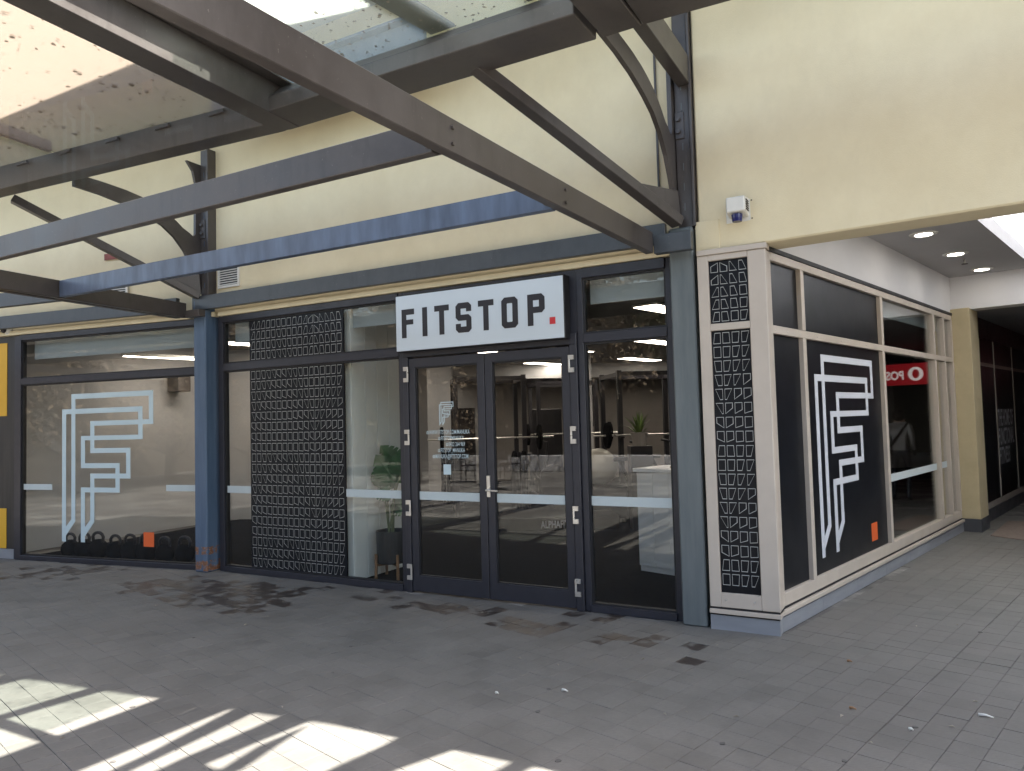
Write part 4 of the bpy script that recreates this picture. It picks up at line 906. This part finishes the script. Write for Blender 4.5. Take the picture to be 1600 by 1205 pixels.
# squat racks
def rack(x, y, ang, lab, bar_z=1.25):
    t = thing('squat_rack', lab, 'rack', (x, y, 0.008), 'gym racks'); u = np.array([math.cos(ang), math.sin(ang)]); F_ = Fr((x, y), u, (u[1], -u[0]))
    for a in (-0.6, 0.6):
        for d in (-0.6, 0.6): MB().box(F_, a-0.04, a+0.04, d-0.04, d+0.04, 0.008, 2.45).build('upright', M_INK, t)
        MB().box(F_, a-0.035, a+0.035, -0.56, 0.56, 2.35, 2.42).build('side_beam', M_INK, t); MB().box(F_, a-0.035, a+0.035, -0.56, 0.56, 0.02, 0.09).build('side_beam', M_INK, t)
    for d in (-0.6, 0.6): MB().box(F_, -0.56, 0.56, d-0.035, d+0.035, 2.36, 2.43).build('cross_beam', M_INK, t)
    bb = thing('barbell', lab.replace('squat rack', 'barbell racked on the squat rack'), 'barbell', F_.w(0, 0.68, bar_z), 'racked barbells')
    MB().tube([F_.w(-1.1, 0.68, bar_z), F_.w(1.1, 0.68, bar_z)], 0.016, 8).build('bar', M_SILVER, bb)
    for s_ in (-1, 1): MB().lathe(F_.w(s_*0.85, 0.68, bar_z), [(0.2, -0.03), (0.22, -0.02), (0.22, 0.02), (0.2, 0.03)], 20, axis=(u[0], u[1], 0)).build('weight_plate', M_RUBBER, bb)
    for s_ in (-0.6, 0.6): MB().box(F_, s_-0.03, s_+0.03, 0.64, 0.74, bar_z-0.05, bar_z-0.02).build('j_hook', M_INK, t)
for x, y, D_, lab in ((764, 760, 13.5, 'black steel squat rack seen through the doors'), (1010, 760, 13.2, 'black steel squat rack behind the white counter'), (880, 700, 15.8, 'black steel squat rack deepest in the gym')):
    d_ = ray(x, y); p = d_*(D_/d_[1]); rack(p[0], p[1], 0.12, lab, 1.35)
def spin_bike(x, y, D_, lab):
    d_ = ray(x, y); p = d_*(D_/d_[1]); F_ = Fr((p[0], p[1]), (0.94, 0.34), (0.34, -0.94)); t = thing('exercise_bike', lab, 'exercise bike', (p[0], p[1], 0.008), 'gym bikes')
    MB().lathe(F_.w(0.42, 0, 0.42), [(0.30, -0.03), (0.34, -0.02), (0.34, 0.02), (0.30, 0.03)], 22, axis=(0.34, -0.94, 0)).build('fan_wheel', M_INK, t)
    MB().tube([F_.w(0.42, 0, 0.42), F_.w(0.05, 0, 0.5), F_.w(-0.2, 0, 0.95)], 0.03, 8).build('frame', M_INK, t); MB().tube([F_.w(0.2, 0, 0.45), F_.w(0.3, 0, 1.2), F_.w(0.12, -0.2, 1.25)], 0.025, 8).build('handlebar', M_INK, t)
    MB().box(F_, -0.33, -0.07, -0.1, 0.1, 0.95, 1.01).build('saddle', M_INK, t, 0.02)
    for a in (-0.3, 0.55): MB().box(F_, a-0.03, a+0.03, -0.28, 0.28, 0.012, 0.06).build('foot_bar', M_INK, t)
spin_bike(985, 735, 12.0, 'black exercise bike left of the white counter'); spin_bike(1035, 735, 12.6, 'black exercise bike behind the white counter'); spin_bike(835, 735, 14.6, 'black exercise bike deep behind the right door leaf')
def plate_tree(x, y, D_, lab):
    d_ = ray(x, y); p = d_*(D_/d_[1]); t = thing('weight_tree', lab, 'weights', (p[0], p[1], 0.008), 'gym weight trees')
    MB().tube([(p[0], p[1], 0.01), (p[0], p[1], 1.1)], 0.03, 8).build('post', M_INK, t); MB().box(WX, p[0]-0.3, p[0]+0.3, -p[1]-0.2, -p[1]+0.2, 0.01, 0.05).build('base', M_INK, t)
    for k, z in enumerate((0.3, 0.62, 0.94)):
        for s_ in (-1, 1): MB().lathe((p[0]+s_*0.08, p[1]-0.06, z), [(0.2-0.02*k, -0.03), (0.225-0.02*k, -0.02), (0.225-0.02*k, 0.02), (0.2-0.02*k, 0.03)], 18, axis=(1, 0.2, 0)).build('weight_plate', M_RUBBER, t)
plate_tree(812, 745, 12.8, 'black weight tree with plates behind the door handle'); plate_tree(930, 745, 12.6, 'black weight tree with plates under the ball'); plate_tree(700, 745, 14.5, 'black weight tree with plates behind the left door leaf')
for k, (x, lab) in enumerate(((668, 'framed dark poster on the gym back wall behind the left door leaf'), (905, 'framed dark poster on the gym back wall right of the doors'))):
    d_ = ray(x, 640)*(18.0/ray(x, 640)[1]); tp_ = thing('wall_poster', lab, 'poster', (d_[0], 18.0, 1.9)); MB().box(WX, d_[0]-0.35, d_[0]+0.35, -18.05, -18.02, 1.45, 2.45).build('frame', M_INK, tp_); MB().box(WX, d_[0]-0.31, d_[0]+0.31, -18.018, -18.01, 1.49, 2.41).build('print', mat('poster_grey', (0.30, 0.30, 0.31), 0.5, 0.5, 3), tp_)
# low plyometric boxes carrying lettering
for x, y, lab, mirr in ((872, 830, 'low black platform lettered ALPHAFIT behind the right door leaf', False), (955, 812, 'low black platform lettered ALPHAFIT behind the right window', False)):
    p = fl(x, y); t = thing('lifting_platform', lab, 'platform', (p[0], p[1], 0))
    MB().box(WX, p[0]-0.9, p[0]+0.9, -p[1]-1.2, -p[1], 0.008, 0.20).build('block', M_RUBBER, t, 0.006)
    me = text_mesh('ALPHAFIT', 0.15, 0.62, 0.02); put_text('lettering', me, WX, p[0]-0.25, -p[1]+0.003, 0.05, M_DECALW, t)
# exercise ball, spiky plant on a plinth
p = ray(935, 712)*(12.0/ray(935, 712)[1]); 
tag(MB().ball((p[0], p[1], 0.86), 0.30, 3).build('exercise_ball', mat('cream_vinyl', (0.5, 0.48, 0.42), 0.4, 0.05, 3), None, smooth=True), 'pale exercise ball on a rack behind the right window', 'ball')
tag(MB().box(WX, p[0]-0.4, p[0]+0.4, -p[1]-0.3, -p[1]+0.3, 0.008, 0.575).build('storage_block', M_RUBBER, None, 0.01), 'black storage block under the pale exercise ball', 'box')
p = ray(998, 655)*(11.0/ray(998, 655)[1])
sp = thing('spiky_plant', 'spiky yellow-green plant on a black stand behind the right window', 'plant', (p[0], p[1], 0))
MB().box(WX, p[0]-0.16, p[0]+0.16, -p[1]-0.16, -p[1]+0.16, 0.008, 1.22).build('stand', M_INK, sp); MB().lathe((p[0], p[1], 1.22), [(0.10, 0), (0.13, 0.20), (0.11, 0.20)], 16).build('pot', M_TAUPE, sp)
b = MB()
for k in range(30):
    a = random.uniform(0, 2*math.pi); e = random.uniform(0.1, 1.0); L = random.uniform(0.28, 0.42); r_ = L*math.sin(e*1.3); h = L*math.cos(e*1.3)
    c_ = Vector((p[0], p[1], 1.38)); t_ = c_+Vector((math.cos(a)*r_, math.sin(a)*r_, h)); s_ = Vector((-math.sin(a), math.cos(a), 0))*0.014; mm = (c_+t_)/2+Vector((0, 0, 0.04))
    b.poly([c_-s_, c_+s_, mm+s_, mm-s_, t_], [(0, 1, 2, 3), (3, 2, 4)])
b.build('foliage', M_SPIKE, sp, recalc=False)
# wall screens and pictures
for x0, x1, y0, y1, lab in ((600+105*0.44, 745, 640, 760, 'dark tall wall screen behind the left door leaf'), (826, 880, 640, 745, 'dark wall screen behind the right door leaf')):
    d0_ = ray(x0, y0); k_ = 18.2/d0_[1]; p0_ = np.array([0, 0, EYE])+d0_*k_; d1_ = ray(x1, y1); p1_ = np.array([0, 0, EYE])+d1_*(18.2/d1_[1])
    p1z = max(p1_[2], 0.02); tag(MB().box(WX, p0_[0], p1_[0], -18.2, -18.12, p1z, p0_[2]).build('wall_screen', M_INK, None, 0.01), lab, 'screen')
d_ = ray(280, 600); p = np.array([0, 0, EYE])+d_*(12.3/d_[1])
spk = thing('wall_speaker', 'small dark loudspeaker high on the grey wall behind the left window', 'speaker', tuple(p))
MB().box(FA, *(lambda s: (s-0.14, s+0.14))(FA.inv(p)[0]), FA.inv(p)[1]-0.12, FA.inv(p)[1]+0.12, p[2]-0.13, p[2]+0.13).build('cabinet', M_STEEL, spk, 0.01)
# kettlebells on the floor of the left window
def kettlebell(p, r):
    t = thing('kettlebell', '', 'kettlebell', tuple(p), 'kettlebells along the left window')
    MB().lathe(p, [(r*0.55, 0.0), (r*0.85, r*0.25), (r, r*0.8), (r*0.88, r*1.35), (r*0.5, r*1.75), (r*0.3, r*1.85)], 20).build('bell', M_RUBBER, t, smooth=True)
    u = FL.u; pts = []
    for k in range(9):
        a = math.pi*k/8; w_ = r*0.78*math.cos(a)*(1.0 if k not in (0, 8) else 0.8); pts.append(Vector((p[0]+u[0]*w_, p[1]+u[1]*w_, p[2]+r*1.55+math.sin(a)**0.6*r*1.0)))
    MB().tube(pts, r*0.16, 8).build('handle', M_INK, t, smooth=True)
    return t
kx = [105, 128, 150, 178, 202, 228, 258, 290]
kt = ['leftmost kettlebell, its handle crossing the pale logo tip', 'second kettlebell from the left, touching the logo tip', 'kettlebell just right of the two logo tips', 'fourth kettlebell, in the dark between logo and orange tag', 'kettlebell just left of the orange tag', 'kettlebell behind the orange tag', 'kettlebell second from the blue column', 'kettlebell nearest the blue column']
for k, x in enumerate(kx):
    p = fl(x, 866+x*0.045); s, d = FL.inv(p); t = kettlebell(np.array(FL.w(s, -0.32, 0.008)), 0.115+0.006*(k % 3)); t['label'] = 'black '+kt[k]

# ------------------------------------------------------------------ across the court (seen as reflections)
M_BARK = mat('bark', (0.10, 0.08, 0.065), 0.9, 0.25, 10, streak=(6, 6, 1))
def leafmat(name, c):
    t = NT(name); oi = t.add('ShaderNodeNewGeometry'); c = np.array(c)
    t.link(t.ramp(oi.outputs['Random Per Island'], [(0.0, tuple(c*0.55)), (0.5, tuple(c)), (1.0, tuple(c*1.5))]), t.p.inputs['Base Color']); t.p.inputs['Roughness'].default_value = 0.6; return t.m
def tree(x, y, h, cr, colr, lab, seed, low=0.32):
    rr = random.Random(seed); t = thing('court_tree', lab, 'tree', (x, y, 0), 'trees across the court'); b = MB()
    b.tube([(x, y, 0), (x+0.1, y, h*0.3), (x-0.1, y+0.1, h*0.6), (x, y, h*0.85)], [0.2, 0.16, 0.1, 0.04], 8)
    tips = []
    for k in range(9):
        a = k*2.4; z = h*(low+0.05*k); L = cr*rr.uniform(0.6, 1.0); e = (x+math.cos(a)*L, y+math.sin(a)*L, z+L*0.6); b.tube([(x, y, z), ((x+e[0])/2, (y+e[1])/2, z+L*0.2), e], [0.07, 0.05, 0.02], 6); tips.append(e)
    b.build('trunk', M_BARK, t)
    P, Fc = [], []
    for k in range(6500):
        cx_, cy_, cz_ = rr.choice(tips) if rr.random() < 0.75 else (x, y, h*0.85)
        R0 = cr*0.5; v = Vector((rr.gauss(0, 1), rr.gauss(0, 1), rr.gauss(0, 0.8))).normalized()*R0*rr.random()**0.45
        c = Vector((cx_, cy_, cz_))+v; n = Vector((rr.gauss(0, 1), rr.gauss(0, 1), rr.gauss(0, 1))).normalized(); a = n.orthogonal().normalized()*rr.uniform(0.035, 0.075); bb = n.cross(a)
        o = len(P); P += [c-a-bb*0.6, c+a-bb*0.6, c+a+bb*0.6, c-a+bb*0.6]; Fc.append((o, o+1, o+2, o+3))
    me = bpy.data.meshes.new('crown'); off = world_loc(t); me.from_pydata([p-off for p in P], [], Fc); me.materials.append(colr)
    o = bpy.data.objects.new('crown', me); COL.objects.link(o); o.parent = t
AUT = leafmat('autumn_leaves', (0.17, 0.125, 0.08)); GRN = leafmat('olive_leaves', (0.12, 0.13, 0.055))
tree(-13.5, -4.5, 7, 2.6, AUT, 'russet autumn tree opposite the left window', 1); tree(-9.5, -8, 8, 2.8, GRN, 'olive green tree across the court behind the viewer', 2)
tree(-16.5, 0.5, 6.5, 2.4, AUT, 'smaller russet tree at the left side of the court', 3); tree(-4, -11, 8, 3, AUT, 'russet tree across the court facing the doors', 4); tree(3, -12, 8, 3, GRN, 'olive green tree facing the right window', 5)
tree(-17.5, 5.2, 4.6, 2.1, AUT, 'low dense russet tree at the left end of the court', 6, 0.12); tree(-19, 2.2, 5, 2.3, leafmat('gold_leaves', (0.24, 0.20, 0.11)), 'low dense golden tree beside the side building', 7, 0.12); tree(-18, -1.5, 5, 2.3, AUT, 'low dense russet tree near the cafe tables', 8, 0.12)
cw = MB(); cw.box(FA, -16, 6, 15.2, 15.5, 0, 0.5); tag(cw.build('court_wall', M_WHITE, None, 0.01), 'low white garden wall across the court', 'wall')
# outdoor dining group reflected in the left window
def table_set(x, y, lab):
    t = thing('dining_table', lab, 'table', (x, y, 0), 'cafe tables across the court'); MB().lathe((x, y, 0), [(0.2, 0), (0.2, 0.02), (0.03, 0.03), (0.03, 0.70)], 14).build('pedestal', M_INK, t); MB().lathe((x, y, 0.70), [(0.4, 0), (0.4, 0.03)], 24).build('table_top', M_WHITE, t)
def chair(x, y, a, lab):
    t = thing('cafe_chair', lab, 'chair', (x, y, 0), 'cafe chairs across the court'); u = (math.cos(a), math.sin(a)); F_ = Fr((x, y), u, (u[1], -u[0]))
    for i in (-0.2, 0.2):
        MB().tube([F_.w(i, -0.2, 0), F_.w(i, -0.18, 0.45)], 0.014, 6).build('leg', M_INK, t); MB().tube([F_.w(i, 0.2, 0), F_.w(i, 0.2, 0.45), F_.w(i, 0.24, 0.85)], 0.014, 6).build('leg', M_INK, t)
    MB().box(F_, -0.22, 0.22, -0.21, 0.21, 0.44, 0.47).build('seat', M_INK, t, 0.008); MB().box(F_, -0.2, 0.2, 0.215, 0.24, 0.62, 0.86).build('backrest', M_INK, t, 0.006)
i_ = 0
for tx, ty in ((-13.2, 1.6), (-11.6, 0.2)):
    table_set(tx, ty, 'round white topped cafe table '+('farther from' if i_ == 0 else 'closer to')+' the shop across the court')
    for q, a in enumerate((0.3, 2.4, 4.5)):
        chair(tx+math.cos(a)*0.65, ty+math.sin(a)*0.65, a-math.pi/2+math.pi, 'black cafe chair on the %s side of the %s cafe table' % (('near', 'window', 'far')[q], ('farther', 'closer')[i_]))
    i_ += 1
# person across the arcade (mirrored in the side glass)
pp = mirror_pt(1416, 720, 1.5)
def person(px, py, face):
    t = thing('person', 'person in grey top and dark trousers with a shoulder bag strap, walking in the arcade', 'person', (px, py, 0))
    def W(x, y, z): c, s = math.cos(face), math.sin(face); return (px+c*x-s*y, py+s*x+c*y, z)
    J = dict(pel=(0, 0, .92), sp=(0, .02, 1.10), ch=(0, .0, 1.28), nk=(0, 0, 1.42), hd=(0, -.02, 1.50), ht=(0, -.02, 1.60), lh=(.09, 0, .88), lk=(.10, -.10, .50), la=(.10, .0, .09), lt=(.11, -.14, .04), rh=(-.09, 0, .88), rk=(-.10, .02, .49), ra=(-.10, .18, .10), rt=(-.11, .06, .04),
             ls=(.17, 0, 1.36), le=(.22, .05, 1.12), lw=(.21, -.08, .90), lf=(.20, -.12, .82), rs=(-.17, 0, 1.36), re=(-.22, -.02, 1.11), rw=(-.20, -.14, .92), rf=(-.19, -.18, .84))
    E_ = [('pel', 'sp'), ('sp', 'ch'), ('ch', 'nk'), ('nk', 'hd'), ('hd', 'ht'), ('pel', 'lh'), ('lh', 'lk'), ('lk', 'la'), ('la', 'lt'), ('pel', 'rh'), ('rh', 'rk'), ('rk', 'ra'), ('ra', 'rt'), ('ch', 'ls'), ('ls', 'le'), ('le', 'lw'), ('lw', 'lf'), ('ch', 'rs'), ('rs', 're'), ('re', 'rw'), ('rw', 'rf')]
    Rr = dict(pel=.13, sp=.125, ch=.14, nk=.055, hd=.085, ht=.075, lh=.095, lk=.06, la=.045, lt=.04, rh=.095, rk=.06, ra=.045, rt=.04, ls=.07, le=.05, lw=.035, lf=.035, rs=.07, re=.05, rw=.035, rf=.035)
    ks = list(J); me = bpy.data.meshes.new('body'); me.from_pydata([Vector(W(*J[k]))-Vector((px, py, 0)) for k in ks], [(ks.index(a), ks.index(b_)) for a, b_ in E_], [])
    o = bpy.data.objects.new('body', me); COL.objects.link(o); o.parent = t
    tp = NT('person_clothes'); tc = tp.add('ShaderNodeTexCoord'); sx_ = tp.add('ShaderNodeSeparateXYZ'); tp.link(tc.outputs['Object'], sx_.inputs[0])
    tp.link(tp.ramp(tp.math('DIVIDE', sx_.outputs['Z'], 1.7), [(0.0, (0.02, 0.02, 0.02)), (0.05, (0.03, 0.035, 0.05)), (0.535, (0.03, 0.035, 0.05)), (0.54, (0.33, 0.33, 0.34)), (0.835, (0.33, 0.33, 0.34)), (0.84, (0.45, 0.28, 0.2))]), tp.p.inputs['Base Color'])
    tp.n[-1] if False else None
    for nd in tp.n:
        if nd.type == 'VALTORGB': nd.color_ramp.interpolation = 'CONSTANT'
    me.materials.append(tp.m)
    sk = o.modifiers.new('skin', 'SKIN')
    for i, k in enumerate(ks): me.skin_vertices[0].data[i].radius = (Rr[k], Rr[k]*0.85)
    me.skin_vertices[0].data[0].use_root = True
    sd = o.modifiers.new('sub', 'SUBSURF'); sd.levels = 2; sd.render_levels = 2
    MB().ball(W(0, 0.015, 1.555), 0.105, 3, (1, 1, 1.1)).build('hair', M_INK, t, smooth=True)
    MB().tube([W(0.16, 0.0, 1.43), W(0.08, 0.14, 1.30), W(-0.06, 0.165, 1.08), W(-0.2, 0.08, 0.93)], 0.018, 6).build('bag_strap', M_INK, t)
try: person(float(pp[0]), float(pp[1]), math.atan2(BD[1], BD[0])-math.pi/2+math.pi)
except Exception as ex: print('person failed', ex)
# small litter on the paving
for k, (x, y, L, lab, c_) in enumerate(((1541, 1121, 0.07, 'white plastic spoon end lying on the paving at right', M_PLASTIC), (1333, 1109, 0.035, 'thin pale twig on the paving beside the dark joint', M_WOOD), (1424, 1142, 0.02, 'small white paper scrap right of the dark joint', M_PLASTIC), (777, 1085, 0.022, 'white pebble-like scrap on the paving in front of the doors', M_PLASTIC), (883, 1081, 0.04, 'curled pale leaf on the paving in front of the doors', M_PLASTIC), (1328, 1035, 0.03, 'small dark leaf on the paving near the corner', M_WOOD))):
    p = fl(x, y); u = np.array([0.8, -0.6])
    b = MB(); b.tube([(p[0]-u[0]*L/2, p[1]-u[1]*L/2, 0.008), (p[0], p[1], 0.012), (p[0]+u[0]*L/2, p[1]+u[1]*L/2, 0.006)], [0.009, 0.006, 0.003], 7)
    tag(b.build('litter', c_, None, smooth=True), lab, 'litter')
M_GUM = mat('trodden_gum', (0.09, 0.085, 0.079), 0.8, 0.2, 20)
gum = MB()
for k in range(16):
    p = fl(random.uniform(80, 1580), random.uniform(930, 1195))
    if not outside(p[:2]): continue
    r0 = random.uniform(0.008, 0.017); n_ = 9
    lo = [(p[0]+math.cos(a*2*math.pi/n_)*r0*random.uniform(0.75, 1.15), p[1]+math.sin(a*2*math.pi/n_)*r0*random.uniform(0.75, 1.15)) for a in range(n_)]
    gum.prism([(x, y, 0.0) for x, y in lo], [(x, y, 0.0035) for x, y in lo])
stuff(gum.build('gum_spots', M_GUM))
lv = MB()
for k in range(30):
    p = fl(random.uniform(30, 1560), random.choice((random.uniform(905, 985), random.uniform(940, 1180)))) 
    if not outside(p[:2]): continue
    a = random.uniform(0, 6.3); L = random.uniform(0.008, 0.022); c_, s_ = math.cos(a)*L, math.sin(a)*L
    lv.poly([(p[0]-c_, p[1]-s_, 0.004), (p[0]+s_*0.4, p[1]-c_*0.4, 0.009), (p[0]+c_, p[1]+s_, 0.004), (p[0]-s_*0.4, p[1]+c_*0.4, 0.012)], [(0, 1, 2, 3)])
stuff(lv.build('leaf_crumbs', mat('dry_leaf', (0.30, 0.27, 0.22), 0.8, 0.4, 8), None, recalc=False))
struct(crt.build('court_ground', mat('court_shade_tone', (0.06, 0.058, 0.056), 0.9, 0.2, 3)))  # darker than the pavers, shade over the court put into the colour
cbd = thing('court_building', 'dark two-storey building on the far side of the court', 'building', FA.w(-8, 22, 0))
MB().box(FA, -45, 30, 21, 24, 0, 6.2).build('wall', mat('brown_wall', (0.10, 0.085, 0.07), 0.8, 0.15, 2), cbd)
MB().box(FA, -45, 30, 18.5, 21, 3.0, 3.3).build('awning', M_STEEL, cbd)
for k in range(14): MB().box(FA, -43+k*5, -40.5+k*5, 20.95, 21.0, 0.6, 2.6).build('window', M_BLACKFILM, cbd)
lbd = thing('side_building', 'dark shop building closing the left side of the court', 'building', FL.w(-24, 5, 0))
MB().box(FL, -26, -22, -2, 26, 0, 5.5).build('wall', MATS['brown_wall'], lbd)
